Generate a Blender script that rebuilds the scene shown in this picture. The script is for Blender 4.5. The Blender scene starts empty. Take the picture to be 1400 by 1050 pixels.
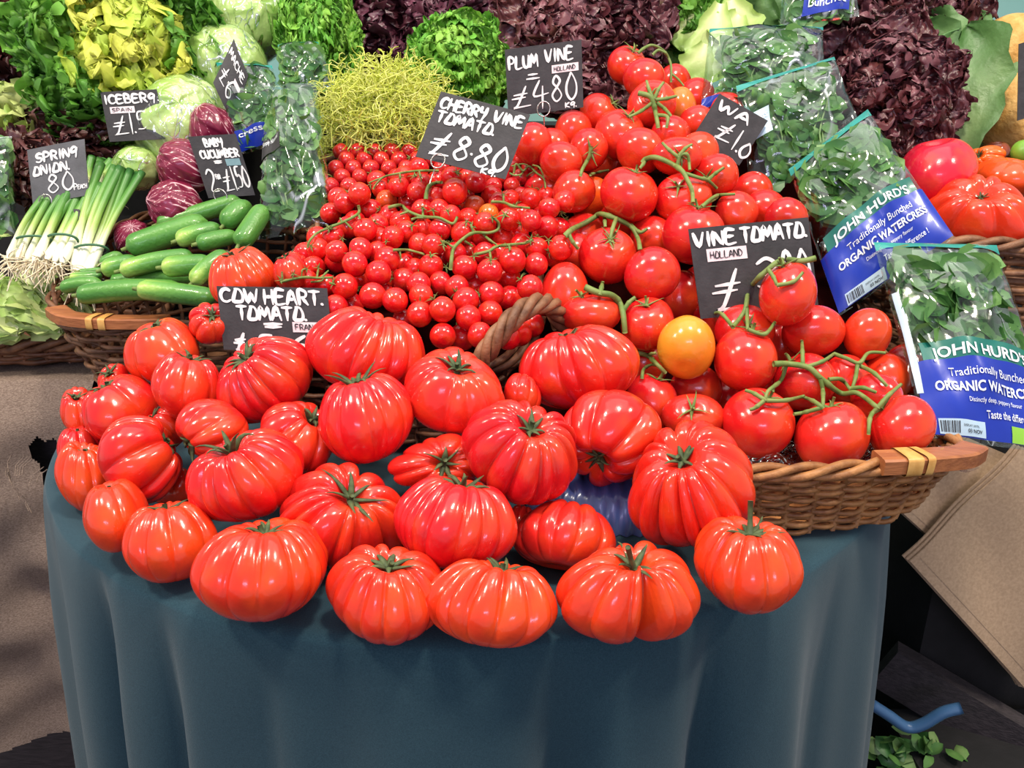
import bpy, math, random
import numpy as np
from math import sin, cos, pi, radians, sqrt
from mathutils import Vector, Matrix, Quaternion

random.seed(11)
RNG = np.random.default_rng(11)
sc = bpy.context.scene
col = sc.collection

# ------------------------------------------------------------------ camera, light, exposure
F = 1100.0                      # focal length in pixels of the 1400 px wide frame
TH = radians(20)                # camera pitch
CAMZ = 1.20
ZT = 0.80                       # height of the table top
cam_d = bpy.data.cameras.new('camera')
cam = bpy.data.objects.new('camera', cam_d)
col.objects.link(cam)
cam.location = (0, 0, CAMZ)
cam.rotation_euler = (pi / 2 - TH, 0, 0)
cam_d.sensor_width = 36
cam_d.lens = F / 1400 * 36
cam_d.clip_start = 0.02
sc.camera = cam

sc.view_settings.view_transform = 'Standard'
sc.view_settings.look = 'None'
sc.view_settings.gamma = 1
sc.view_settings.use_curve_mapping = False
sc.view_settings.exposure = 0.0

world = bpy.data.worlds.new('market_hall')
sc.world = world
world.use_nodes = True
wb = world.node_tree.nodes['Background']
wb.inputs[0].default_value = (0.92, 0.95, 1.0, 1)
wb.inputs[1].default_value = 0.56


def lamp(name, kind, loc, target, power, colour, **kw):
    d = bpy.data.lights.new(name, kind)
    d.energy = power
    d.color = colour
    for k, v in kw.items():
        setattr(d, k, v)
    o = bpy.data.objects.new(name, d)
    col.objects.link(o)
    o.location = loc
    o.rotation_euler = (Vector(target) - Vector(loc)).to_track_quat('-Z', 'Y').to_euler()
    return o


# a row of warm pendant lamps over the stall front, daylight from the hall's open end behind the camera
for lx in (-2.6, -1.15, 0.3, 1.75):
    lamp('pendant_lamp', 'AREA', (lx, 0.25, 2.75), (lx * 0.6, 1.0, 0.9), 26, (1.0, 0.9, 0.74), shape='DISK', size=0.26)
lamp('hall_daylight', 'AREA', (-0.2, -3.0, 2.3), (0, 1.0, 0.9), 26, (0.66, 0.62, 1.0), shape='RECTANGLE', size=1.7, size_y=0.34)
lamp('soft_overhead_fill', 'AREA', (0.0, 0.9, 4.2), (0, 1.0, 0.9), 60, (1.0, 0.97, 0.92), shape='RECTANGLE', size=4.0, size_y=3.0)  # broad fill light added overhead for soft, flat lighting; not a known skylight


# ------------------------------------------------------------------ helpers
def ray(px, py):
    u = (px - 700) / F
    v = -(py - 525) / F
    return np.array([u, cos(TH) + v * sin(TH), -sin(TH) + v * cos(TH)])


def at(px, py, y):
    """world point at depth y seen at a pixel of the photograph"""
    d = ray(px, py)
    t = y / d[1]
    return np.array([d[0] * t, y, CAMZ + d[2] * t])


def nrm(v):
    v = np.asarray(v, float)
    return v / (np.linalg.norm(v) + 1e-12)


def srgb(h):
    h = h.lstrip('#')
    c = [int(h[i:i + 2], 16) / 255 for i in (0, 2, 4)]
    return tuple(x / 12.92 if x <= 0.04045 else ((x + 0.055) / 1.055) ** 2.4 for x in c) + (1.0,)


class MB:
    """collects grids, tubes and polygons and builds them as one mesh object"""

    def __init__(s):
        s.v = []; s.f = []; s.m = []; s.t = []; s.n = 0

    def add(s, verts, faces, mi=0, tint=0.0):
        verts = np.asarray(verts, float).reshape(-1, 3)
        n = s.n
        s.v.append(verts)
        s.t.append(np.broadcast_to(np.asarray(tint, float).reshape(-1), (len(verts),)) if np.ndim(tint) else np.full(len(verts), float(tint)))
        s.f.extend([tuple(int(i) + n for i in f) for f in faces])
        s.m.extend([mi] * len(faces))
        s.n += len(verts)

    def grid(s, P, cu=False, cv=False, mi=0, tint=0.0, flip=False):
        P = np.asarray(P, float)
        a, b = P.shape[:2]
        I = np.arange(a * b).reshape(a, b)
        A = I if not cu else np.vstack([I, I[:1]])
        A = A if not cv else np.hstack([A, A[:, :1]])
        q = np.stack([A[:-1, :-1], A[1:, :-1], A[1:, 1:], A[:-1, 1:]], -1).reshape(-1, 4)
        if flip:
            q = q[:, ::-1]
        if np.ndim(tint):
            tint = np.asarray(tint).reshape(-1)
        s.add(P.reshape(-1, 3), q.tolist(), mi, tint)

    def tube(s, path, r, sides=6, mi=0, tint=0.0, cap=True, flat=1.0, closed=False):
        p = np.asarray(path, float)
        n = len(p)
        r = np.broadcast_to(np.asarray(r, float), (n,))
        if closed:
            T = np.roll(p, -1, 0) - np.roll(p, 1, 0)
        else:
            T = np.gradient(p, axis=0)
        T /= np.linalg.norm(T, axis=1)[:, None] + 1e-12
        up = np.array([0, 0, 1.0]) if abs(T[0, 2]) < 0.9 else np.array([0, 1.0, 0])
        N = np.zeros_like(p)
        a = up - T[0] * up.dot(T[0])
        for i in range(n):
            a = a - T[i] * a.dot(T[i])
            a /= np.linalg.norm(a) + 1e-12
            N[i] = a
        Bn = np.cross(T, N)
        ang = np.linspace(0, 2 * pi, sides, endpoint=False)
        P = p[:, None] + r[:, None, None] * (np.cos(ang)[None, :, None] * N[:, None] * flat + np.sin(ang)[None, :, None] * Bn[:, None])
        if np.ndim(tint):
            tint = np.repeat(np.asarray(tint, float), sides)
        n0 = s.n
        s.grid(P, cu=closed, cv=True, mi=mi, tint=tint, flip=True)
        if cap and not closed:
            s.f.append(tuple(n0 + i for i in range(sides))); s.m.append(mi)
            s.f.append(tuple(n0 + (n - 1) * sides + i for i in reversed(range(sides)))); s.m.append(mi)

    def box(s, c, size, mi=0, R=None):
        h = np.asarray(size, float) / 2
        v = np.array([[x, y, z] for x in (-1, 1) for y in (-1, 1) for z in (-1, 1)]) * h
        if R is not None:
            v = v @ np.asarray(R).T
        v = v + np.asarray(c)
        s.add(v, [(0, 1, 3, 2), (4, 6, 7, 5), (0, 4, 5, 1), (2, 3, 7, 6), (0, 2, 6, 4), (1, 5, 7, 3)], mi)

    def build(s, name, mats, parent=None, origin=None, smooth=True):
        V = np.concatenate(s.v)
        if origin is None:
            origin = np.array([*(V.min(0) + V.max(0))[:2] / 2, V[:, 2].min()])
        origin = np.asarray(origin, float)
        me = bpy.data.meshes.new(name)
        me.from_pydata((V - origin).tolist(), [], s.f)
        if not isinstance(mats, (list, tuple)):
            mats = [mats]
        for m in mats:
            me.materials.append(m)
        me.polygons.foreach_set('material_index', s.m)
        if smooth:
            me.polygons.foreach_set('use_smooth', [True] * len(s.f))
        T = np.concatenate(s.t)
        if np.any(T):
            a = me.attributes.new('tint', 'FLOAT', 'POINT')
            a.data.foreach_set('value', T)
        me.update()
        o = bpy.data.objects.new(name, me)
        col.objects.link(o)
        if parent is not None:
            o.parent = parent
            po = np.array(parent['_o'])
            o.location = origin - po
        else:
            o.location = origin
        o['_o'] = [float(x) for x in origin]
        return o


def tag(o, label=None, cat=None, group=None, kind=None):
    if label: o['label'] = label
    if cat: o['category'] = cat
    if group: o['group'] = group
    if kind: o['kind'] = kind
    return o


def thing(name, loc, label, cat, group=None):
    o = bpy.data.objects.new(name, None)
    o.empty_display_size = 0.02
    col.objects.link(o)
    o.location = loc
    o['_o'] = [float(x) for x in loc]
    return tag(o, label, cat, group)


# ------------------------------------------------------------------ materials
def new_mat(name):
    m = bpy.data.materials.new(name)
    m.use_nodes = True
    nt = m.node_tree
    return m, nt, nt.nodes['Principled BSDF']


def mat(name, c1, c2=None, scale=20, rough=0.6, bump=0.0, bscale=None, spec=0.5, coat=0.0, metal=0.0, detail=4, stretch=None, sheen=0.0, bdist=0.004):
    m, nt, b = new_mat(name)
    N, L = nt.nodes, nt.links
    b.inputs['Roughness'].default_value = rough
    b.inputs['Specular IOR Level'].default_value = spec
    b.inputs['Coat Weight'].default_value = coat
    b.inputs['Coat Roughness'].default_value = 0.12
    b.inputs['Metallic'].default_value = metal
    b.inputs['Sheen Weight'].default_value = sheen
    c1 = srgb(c1); c2 = srgb(c2) if c2 else c1
    tc = N.new('ShaderNodeTexCoord')
    mp = N.new('ShaderNodeMapping')
    if stretch: mp.inputs['Scale'].default_value = stretch
    L.new(tc.outputs['Object'], mp.inputs[0])
    nz = N.new('ShaderNodeTexNoise')
    nz.inputs['Scale'].default_value = scale
    nz.inputs['Detail'].default_value = detail
    L.new(mp.outputs[0], nz.inputs['Vector'])
    mx = N.new('ShaderNodeMix'); mx.data_type = 'RGBA'
    mx.inputs[6].default_value = c1; mx.inputs[7].default_value = c2
    rp = N.new('ShaderNodeMapRange')
    rp.inputs[1].default_value = 0.35; rp.inputs[2].default_value = 0.65
    L.new(nz.outputs['Fac'], rp.inputs[0])
    L.new(rp.outputs[0], mx.inputs[0])
    L.new(mx.outputs[2], b.inputs['Base Color'])
    if bump:
        n2 = N.new('ShaderNodeTexNoise')
        n2.inputs['Scale'].default_value = bscale or scale
        n2.inputs['Detail'].default_value = 5
        L.new(mp.outputs[0], n2.inputs['Vector'])
        bp = N.new('ShaderNodeBump')
        bp.inputs['Strength'].default_value = bump
        bp.inputs['Distance'].default_value = bdist
        L.new(n2.outputs['Fac'], bp.inputs['Height'])
        L.new(bp.outputs[0], b.inputs['Normal'])
    return m


def mat_tint(name, stops, rough=0.45, noise=0.25, nscale=40, spec=0.4, bump=0.0, bscale=120, coat=0.0, transl=0.0, bdist=0.003):
    """colour from the 'tint' attribute (base of a leaf 0, tip 1) through a ramp, broken up by noise"""
    m, nt, b = new_mat(name)
    N, L = nt.nodes, nt.links
    b.inputs['Roughness'].default_value = rough
    b.inputs['Specular IOR Level'].default_value = spec
    b.inputs['Coat Weight'].default_value = coat
    at_ = N.new('ShaderNodeAttribute'); at_.attribute_name = 'tint'
    tc = N.new('ShaderNodeTexCoord')
    nz = N.new('ShaderNodeTexNoise'); nz.inputs['Scale'].default_value = nscale; nz.inputs['Detail'].default_value = 3
    L.new(tc.outputs['Object'], nz.inputs['Vector'])
    ma = N.new('ShaderNodeMath'); ma.operation = 'MULTIPLY_ADD'
    ma.inputs[1].default_value = noise * 2; 
    sb = N.new('ShaderNodeMath'); sb.operation = 'SUBTRACT'; sb.inputs[1].default_value = noise
    L.new(nz.outputs['Fac'], ma.inputs[0]); L.new(at_.outputs['Fac'], ma.inputs[2])
    L.new(ma.outputs[0], sb.inputs[0])
    cr = N.new('ShaderNodeValToRGB')
    e = cr.color_ramp.elements
    while len(e) < len(stops): e.new(0.5)
    for el, (p, c) in zip(e, stops):
        el.position = p; el.color = srgb(c)
    L.new(sb.outputs[0], cr.inputs[0])
    L.new(cr.outputs[0], b.inputs['Base Color'])
    if bump:
        n2 = N.new('ShaderNodeTexNoise'); n2.inputs['Scale'].default_value = bscale; n2.inputs['Detail'].default_value = 4
        L.new(tc.outputs['Object'], n2.inputs['Vector'])
        bp = N.new('ShaderNodeBump'); bp.inputs['Strength'].default_value = bump; bp.inputs['Distance'].default_value = bdist
        L.new(n2.outputs['Fac'], bp.inputs['Height']); L.new(bp.outputs[0], b.inputs['Normal'])
    if transl:
        out = [n for n in N if n.type == 'OUTPUT_MATERIAL'][0]
        tr = N.new('ShaderNodeBsdfTranslucent'); L.new(cr.outputs[0], tr.inputs[0])
        ms = N.new('ShaderNodeMixShader'); ms.inputs[0].default_value = transl
        L.new(b.outputs[0], ms.inputs[1]); L.new(tr.outputs[0], ms.inputs[2]); L.new(ms.outputs[0], out.inputs[0])
    return m


def mat_tomato(name, rough=0.2, orange=0.25, nscale=14):
    m, nt, b = new_mat(name)
    N, L = nt.nodes, nt.links
    b.inputs['Roughness'].default_value = rough
    b.inputs['Specular IOR Level'].default_value = 0.5
    b.inputs['Coat Weight'].default_value = 0.25
    b.inputs['Coat Roughness'].default_value = 0.06
    oi = N.new('ShaderNodeObjectInfo')
    tc = N.new('ShaderNodeTexCoord')
    nz = N.new('ShaderNodeTexNoise'); nz.inputs['Scale'].default_value = nscale; nz.inputs['Detail'].default_value = 2
    L.new(tc.outputs['Object'], nz.inputs['Vector'])
    mr = N.new('ShaderNodeMapRange'); mr.inputs[1].default_value = 0.45; mr.inputs[2].default_value = 0.75
    mr.inputs[4].default_value = orange
    L.new(nz.outputs['Fac'], mr.inputs[0])
    mx = N.new('ShaderNodeMix'); mx.data_type = 'RGBA'
    L.new(mr.outputs[0], mx.inputs[0]); L.new(oi.outputs['Color'], mx.inputs[6])
    mx.inputs[7].default_value = srgb('#f0661c')
    n2 = N.new('ShaderNodeTexNoise'); n2.inputs['Scale'].default_value = nscale * 14; n2.inputs['Detail'].default_value = 2
    L.new(tc.outputs['Object'], n2.inputs['Vector'])
    hs = N.new('ShaderNodeHueSaturation')
    m2 = N.new('ShaderNodeMapRange'); m2.inputs[3].default_value = 0.92; m2.inputs[4].default_value = 1.08
    L.new(n2.outputs['Fac'], m2.inputs[0]); L.new(m2.outputs[0], hs.inputs['Value'])
    L.new(mx.outputs[2], hs.inputs['Color'])
    L.new(hs.outputs[0], b.inputs['Base Color'])
    n3 = N.new('ShaderNodeTexNoise'); n3.inputs['Scale'].default_value = nscale * 3; n3.inputs['Detail'].default_value = 3
    L.new(tc.outputs['Object'], n3.inputs['Vector'])
    bp = N.new('ShaderNodeBump'); bp.inputs['Strength'].default_value = 0.10; bp.inputs['Distance'].default_value = 0.006
    L.new(n3.outputs['Fac'], bp.inputs['Height']); L.new(bp.outputs[0], b.inputs['Normal'])
    return m


def mat_film(name, tintc='#ffffff', base=0.05, edge=0.5, crease=0.5, rough=0.08, scale=22):
    """clear crinkled cellophane: mostly transparent, glossy at grazing angles and on creases"""
    m = bpy.data.materials.new(name)
    m.use_nodes = True
    nt = m.node_tree; N, L = nt.nodes, nt.links
    N.clear()
    out = N.new('ShaderNodeOutputMaterial')
    tr = N.new('ShaderNodeBsdfTransparent'); tr.inputs[0].default_value = srgb(tintc)
    gl = N.new('ShaderNodeBsdfGlossy'); gl.inputs['Roughness'].default_value = rough
    gl.inputs['Color'].default_value = (1, 1, 1, 1)
    tc = N.new('ShaderNodeTexCoord')
    mp = N.new('ShaderNodeMapping'); mp.inputs['Scale'].default_value = (1, 1, 0.45)
    L.new(tc.outputs['Object'], mp.inputs[0])
    vo = N.new('ShaderNodeTexVoronoi'); vo.feature = 'DISTANCE_TO_EDGE'; vo.inputs['Scale'].default_value = scale
    nz = N.new('ShaderNodeTexNoise'); nz.inputs['Scale'].default_value = scale; nz.inputs['Detail'].default_value = 2
    mxv = N.new('ShaderNodeMix'); mxv.data_type = 'VECTOR'; mxv.inputs[0].default_value = 0.12
    L.new(mp.outputs[0], nz.inputs['Vector']); L.new(mp.outputs[0], mxv.inputs[4]); L.new(nz.outputs['Color'], mxv.inputs[5])
    L.new(mxv.outputs[1], vo.inputs['Vector'])
    bp = N.new('ShaderNodeBump'); bp.inputs['Strength'].default_value = 0.9; bp.inputs['Distance'].default_value = 0.012
    L.new(vo.outputs['Distance'], bp.inputs['Height'])
    L.new(bp.outputs[0], gl.inputs['Normal'])
    lw = N.new('ShaderNodeLayerWeight'); lw.inputs[0].default_value = 0.25
    L.new(bp.outputs[0], lw.inputs['Normal'])
    mr = N.new('ShaderNodeMapRange'); mr.inputs[3].default_value = base; mr.inputs[4].default_value = edge
    L.new(lw.outputs['Facing'], mr.inputs[0])
    cr = N.new('ShaderNodeMapRange'); cr.inputs[1].default_value = 0.0; cr.inputs[2].default_value = 0.035
    cr.inputs[3].default_value = crease; cr.inputs[4].default_value = 0.0
    L.new(vo.outputs['Distance'], cr.inputs[0])
    # only some of the creases catch
    n2 = N.new('ShaderNodeTexNoise'); n2.inputs['Scale'].default_value = scale * 0.7; n2.inputs['Detail'].default_value = 1
    L.new(mp.outputs[0], n2.inputs['Vector'])
    m2 = N.new('ShaderNodeMapRange'); m2.inputs[1].default_value = 0.48; m2.inputs[2].default_value = 0.62
    L.new(n2.outputs['Fac'], m2.inputs[0])
    mu = N.new('ShaderNodeMath'); mu.operation = 'MULTIPLY'
    L.new(cr.outputs[0], mu.inputs[0]); L.new(m2.outputs[0], mu.inputs[1])
    ad = N.new('ShaderNodeMath'); ad.operation = 'ADD'; ad.use_clamp = True
    L.new(mr.outputs[0], ad.inputs[0]); L.new(mu.outputs[0], ad.inputs[1])
    ms = N.new('ShaderNodeMixShader')
    L.new(ad.outputs[0], ms.inputs[0]); L.new(tr.outputs[0], ms.inputs[1]); L.new(gl.outputs[0], ms.inputs[2])
    L.new(ms.outputs[0], out.inputs[0])
    return m


M = {}
M['tomato'] = mat_tomato('tomato_skin', 0.2, 0.45, 22)
M['cherry'] = mat_tomato('cherry_tomato_skin', 0.16, 0.25, 1.2)
M['stem'] = mat('vine_green', '#5f7a38', '#7d8a4a', 60, 0.6)
M['calyx'] = mat('calyx_green', '#37462a', '#55633a', 150, 0.7)
M['cloth'] = mat('teal_cloth', '#223c48', '#2c4854', 900, 0.9, 0.35, 1400, spec=0.1, sheen=0.15, bdist=0.001)
M['burlap'] = mat('burlap', '#7a685e', '#9c897d', 350, 0.95, 0.9, 500, spec=0.05, stretch=(1, 1, 2.2), bdist=0.002)
M['wicker'] = mat('wicker', '#7a4c2c', '#b07a48', 45, 0.5, 0.3, 200, spec=0.4)
M['wicker_dark'] = mat('wicker_dark', '#4a2c1e', '#7d5138', 40, 0.5, 0.3, 200, spec=0.4)
M['wicker_brown'] = mat('wicker_brown', '#5e3b28', '#94684a', 40, 0.5, 0.3, 200, spec=0.4)
M['wood'] = mat('basket_wood', '#8e5230', '#a8673c', 25, 0.45, 0.2, 60, stretch=(1, 5, 5))
M['cane'] = mat('cane_binding', '#c08a45', '#d8a860', 90, 0.4)
M['card'] = mat('black_card', '#2e2c30', '#3a383c', 60, 0.6, 0.1, 300)
M['card_grey'] = mat('grey_card', '#55555a', '#66666c', 30, 0.6, 0.1, 300)
M['chalk'] = mat('white_marker', '#f2f0f2', '#d8d6dc', 120, 0.7)
M['sticker'] = mat('pale_sticker', '#e6d2da', '#f2e6ea', 60, 0.6)
M['sticker_blue'] = mat('blue_grey_sticker', '#7fa0aa', '#6a8c98', 60, 0.6)
M['ink'] = mat('black_ink', '#1a181c', None, 60, 0.6)
M['wire'] = mat('steel_wire', '#c8c4be', None, 50, 0.25, metal=0.9)
M['black'] = mat('dark_board', '#0e0d0f', '#171518', 30, 0.8, 0.2, 80)
M['dark_wood'] = mat('dark_stained_wood', '#2c2629', '#3d3538', 30, 0.7, 0.3, 60, stretch=(1, 6, 6))
M['paper'] = mat('kraft_paper', '#a58b72', '#b59a80', 260, 0.75, 0.15, 500, spec=0.2, bdist=0.001)
M['floor'] = mat('dark_floor', '#3c3533', '#57504c', 120, 0.9, 0.4, 200)
M['wall'] = mat('teal_wall', '#7fb0ab', '#8cbab4', 3, 0.7)
M['blue_plastic'] = mat('blue_tray_plastic', '#3d4f86', '#4a5c96', 20, 0.35, coat=0.3)
M['blue_handle'] = mat('pale_blue_plastic', '#3a5f88', '#436a94', 20, 0.35)
M['label_blue'] = mat('label_blue', '#0f2c9e', '#1533a8', 20, 0.35, coat=0.25)
M['label_green'] = mat('label_teal', '#12665a', '#177066', 20, 0.35, coat=0.25)
M['label_white'] = mat('label_white', '#e9edf2', '#dfe5ee', 20, 0.35, coat=0.4)
M['label_pale'] = mat('label_pale_blue', '#a9c4da', '#bcd2e2', 20, 0.35, coat=0.4)
M['label_lime'] = mat('label_lime', '#8cc63f', None, 20, 0.35, coat=0.4)
M['film'] = mat_film('clear_film', '#f2faf8', 0.035, 0.6, 1.0, 0.1, 13)
M['wrap'] = mat_film('cling_wrap', '#fbfffa', 0.08, 0.6, 0.9, 0.12, 24)
M['teal_seal'] = mat('teal_seal', '#1f7f78', '#2a938a', 40, 0.25, coat=0.5)
M['band'] = mat('green_rubber_band', '#3f6b4e', None, 30, 0.6)
M['roots'] = mat('pale_roots', '#f0e6d0', '#dccaa8', 200, 0.9)
M['onion'] = mat_tint('spring_onion', [(0, '#f6f4e4'), (0.22, '#eef0d0'), (0.42, '#a8c46a'), (0.65, '#5f9440'), (1, '#3c7434')], 0.35, 0.06, 60)
M['cucumber'] = mat_tint('cucumber_skin', [(0, '#c6d67c'), (0.22, '#9cc05a'), (0.5, '#669c44'), (1, '#447e34')], 0.32, 0.10, 60, coat=0.2, bump=0.35, bscale=160)
M['cress'] = mat_tint('watercress_leaf', [(0, '#a8be80'), (0.4, '#648f4a'), (0.75, '#3b6c34'), (1, '#244c26')], 0.4, 0.15, 50, transl=0.15)
M['green_leaf'] = mat_tint('green_lettuce_leaf', [(0, '#d4e08a'), (0.3, '#a6d060'), (0.65, '#7db84a'), (1, '#62a03c')], 0.42, 0.2, 30, bump=0.5, bscale=70, transl=0.35)
M['yellow_heart'] = mat_tint('yellow_heart_leaf', [(0, '#f4f490'), (0.5, '#eef06a'), (1, '#c0dc54')], 0.42, 0.15, 30, bump=0.5, bscale=90, transl=0.25)
M['bright_leaf'] = mat_tint('bright_frilled_leaf', [(0, '#d4e890'), (0.4, '#a4d65a'), (1, '#74ba44')], 0.42, 0.18, 40, transl=0.2)
M['lollo_red'] = mat_tint('dark_red_frilled_leaf', [(0, '#5a6a2a'), (0.3, '#5c2f34'), (0.7, '#4a1f2e'), (1, '#6a3a4c')], 0.35, 0.2, 60, spec=0.6)
M['oak_red'] = mat_tint('red_lettuce_leaf', [(0, '#98a848'), (0.22, '#7a6a3c'), (0.45, '#6a3838'), (0.8, '#5a2c36'), (1, '#8a5860')], 0.36, 0.34, 28, spec=0.6, bump=0.6, bscale=70)
M['brown_red'] = mat_tint('brown_red_lettuce_leaf', [(0, '#7a7a34'), (0.3, '#5a3326'), (0.7, '#48221f'), (1, '#64393a')], 0.38, 0.2, 40, spec=0.5)
M['frisee'] = mat_tint('frisee_leaf', [(0, '#fafad0'), (0.4, '#f4f6a0'), (0.8, '#ecf27e'), (1, '#d8e464')], 0.45, 0.10, 40, transl=0.45)
M['pale_leaf'] = mat_tint('pale_leaf', [(0, '#eeeccc'), (0.4, '#d8dc9a'), (0.8, '#b8c870'), (1, '#94b450')], 0.4, 0.12, 30, transl=0.15)
M['iceberg'] = mat_tint('iceberg_leaf', [(0, '#d2e09c'), (0.5, '#aecb70'), (1, '#7fa84a')], 0.3, 0.25, 35, bump=0.5, bscale=40, bdist=0.008)
M['cos_leaf'] = mat_tint('cos_leaf', [(0, '#f0f0cc'), (0.3, '#d0dc94'), (0.7, '#a2c264'), (1, '#7a9e48')], 0.38, 0.18, 30, bump=0.4, bscale=60, transl=0.12)
M['cos_dark'] = mat_tint('dark_cos_leaf', [(0, '#a8bc84'), (0.25, '#86a468'), (0.7, '#648a52'), (1, '#4f7c40')], 0.38, 0.12, 30, bump=0.5, bscale=50, transl=0.12, bdist=0.006)
M['radicchio'] = mat_tint('radicchio_leaf', [(0, '#f0dfe0'), (0.3, '#d8a4b0'), (0.42, '#8c2444'), (1, '#6a1834')], 0.3, 0.08, 60, coat=0.2)
M['melon'] = mat('melon_rind', '#c9944a', '#e0b068', 60, 0.7, 0.6, 140)
M['lime'] = mat('lime_skin', '#7fae3c', '#5e9430', 30, 0.35)
M['heap_dark'] = mat('heap_gap_shade', '#1a0606', '#220808', 30, 1.0, 0.2, 80, spec=0.0)  # near-black red stands in for shade between the heaped fruit


# ------------------------------------------------------------------ the hall: floor and back wall
b = MB(); b.box((0, 1.6, -0.02), (7, 6, 0.04)); tag(b.build('floor', M['floor'], smooth=False), kind='structure')
b = MB(); b.box((0.5, 2.75, 1.3), (7, 0.06, 2.6)); tag(b.build('wall_back', M['wall'], smooth=False), kind='structure')

# ------------------------------------------------------------------ round table under the teal cloth
TC = np.array([-0.05, 1.03]); TR = 0.515
tb = thing('round_table', (TC[0], TC[1], 0), 'round display table hidden under the teal cloth', 'table')
b = MB()
a = np.linspace(0, 2 * pi, 64, endpoint=False)
ring = lambda r, z: np.stack([TC[0] + r * np.cos(a), TC[1] + r * np.sin(a), np.full(64, z)], -1)
b.grid(np.stack([ring(0.002, ZT - 0.03), ring(TR - 0.01, ZT - 0.03), ring(TR - 0.01, ZT - 0.004), ring(0.002, ZT - 0.004)]), cv=True)
b.build('tabletop', M['dark_wood'], tb, smooth=False)
for k in range(4):
    c, s_ = TC[0] + 0.36 * cos(pi / 4 + k * pi / 2), TC[1] + 0.36 * sin(pi / 4 + k * pi / 2)
    b = MB(); b.tube([(c, s_, 0), (c, s_, 0.4), (c, s_, ZT - 0.03)], 0.022, 10); b.build('leg', M['dark_wood'], tb)

b = MB()
NA = 420
ang = np.linspace(0, 2 * pi, NA, endpoint=False)
rows = []
for r in (0.0, 0.1, 0.2, 0.3, 0.38, 0.44, 0.48, 0.50, TR - 0.008):
    rows.append(np.stack([TC[0] + r * np.cos(ang), TC[1] + r * np.sin(ang), np.full(NA, ZT)], -1))
wav = 11 * ang + 0.9 * np.sin(3 * ang + .5) + 0.7 * np.sin(7 * ang + 2.0)
fold = 0.5 - 1.5 * (1 - np.abs(np.sin(wav))) ** 1.7 * (0.65 + .35 * np.sin(5 * ang + 1)) + .12 * np.sin(37 * ang)
fold_0 = np.tanh(1.6 * np.sin(13 * ang + 0.9 * np.sin(5 * ang + .5) + 0.4)) * (0.75 + .35 * np.sin(4 * ang + 1)) + 0.3 * np.sin(31 * ang + np.sin(7 * ang))
fold_ = (0.55 * np.sin(9 * ang + 0.6) + 0.5 * np.sin(17 * ang + 1.9 + 0.8 * np.sin(3 * ang)) + 0.35 * np.sin(29 * ang + 0.4 + np.sin(5 * ang)))
fold2 = 0.6 * np.sin(13 * ang + 2.2) + 0.5 * np.sin(23 * ang + 0.3 + 1.2 * np.sin(2 * ang))
for d in (0.002, 0.006, 0.014, 0.026, 0.045, 0.07, 0.1, 0.14, 0.19, 0.25, 0.32, 0.4, 0.48, 0.56, 0.64, 0.715):
    w = min(1, (d / 0.16)) ** .8
    r = TR + 0.002 + 0.006 * (1 - math.exp(-d / 0.01)) + 0.045 * d + w * (0.024 + .03 * d) * (fold - .2) + 0.004 * (1 - math.exp(-d / 0.06)) * fold2
    rows.append(np.stack([TC[0] + r * np.cos(ang), TC[1] + r * np.sin(ang), np.full(NA, ZT - d) + 0.0015 * fold2 * min(1, d / 0.02)], -1))
b.grid(np.stack(rows), cv=True, flip=False)
tag(b.build('tablecloth', M['cloth'], origin=(TC[0], TC[1], ZT)), 'plain teal blue cloth draped in folds over the round table', 'tablecloth')

# ------------------------------------------------------------------ counters behind the table and their burlap
b = MB()
b.box((-1.16, 1.62, ZT / 2 - 0.01), (1.06, 1.0, ZT - 0.03)); 
tag(b.build('display_counter', M['dark_wood'], smooth=False), 'dark wooden counter under the burlap sheet at the left', 'counter')
b = MB()
b.box((1.04, 1.66, ZT / 2 - 0.005), (0.84, 1.3, ZT - 0.01))
tag(b.build('display_counter', M['black'], smooth=False), 'dark counter behind the brown paper bags at the right', 'counter')


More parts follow.
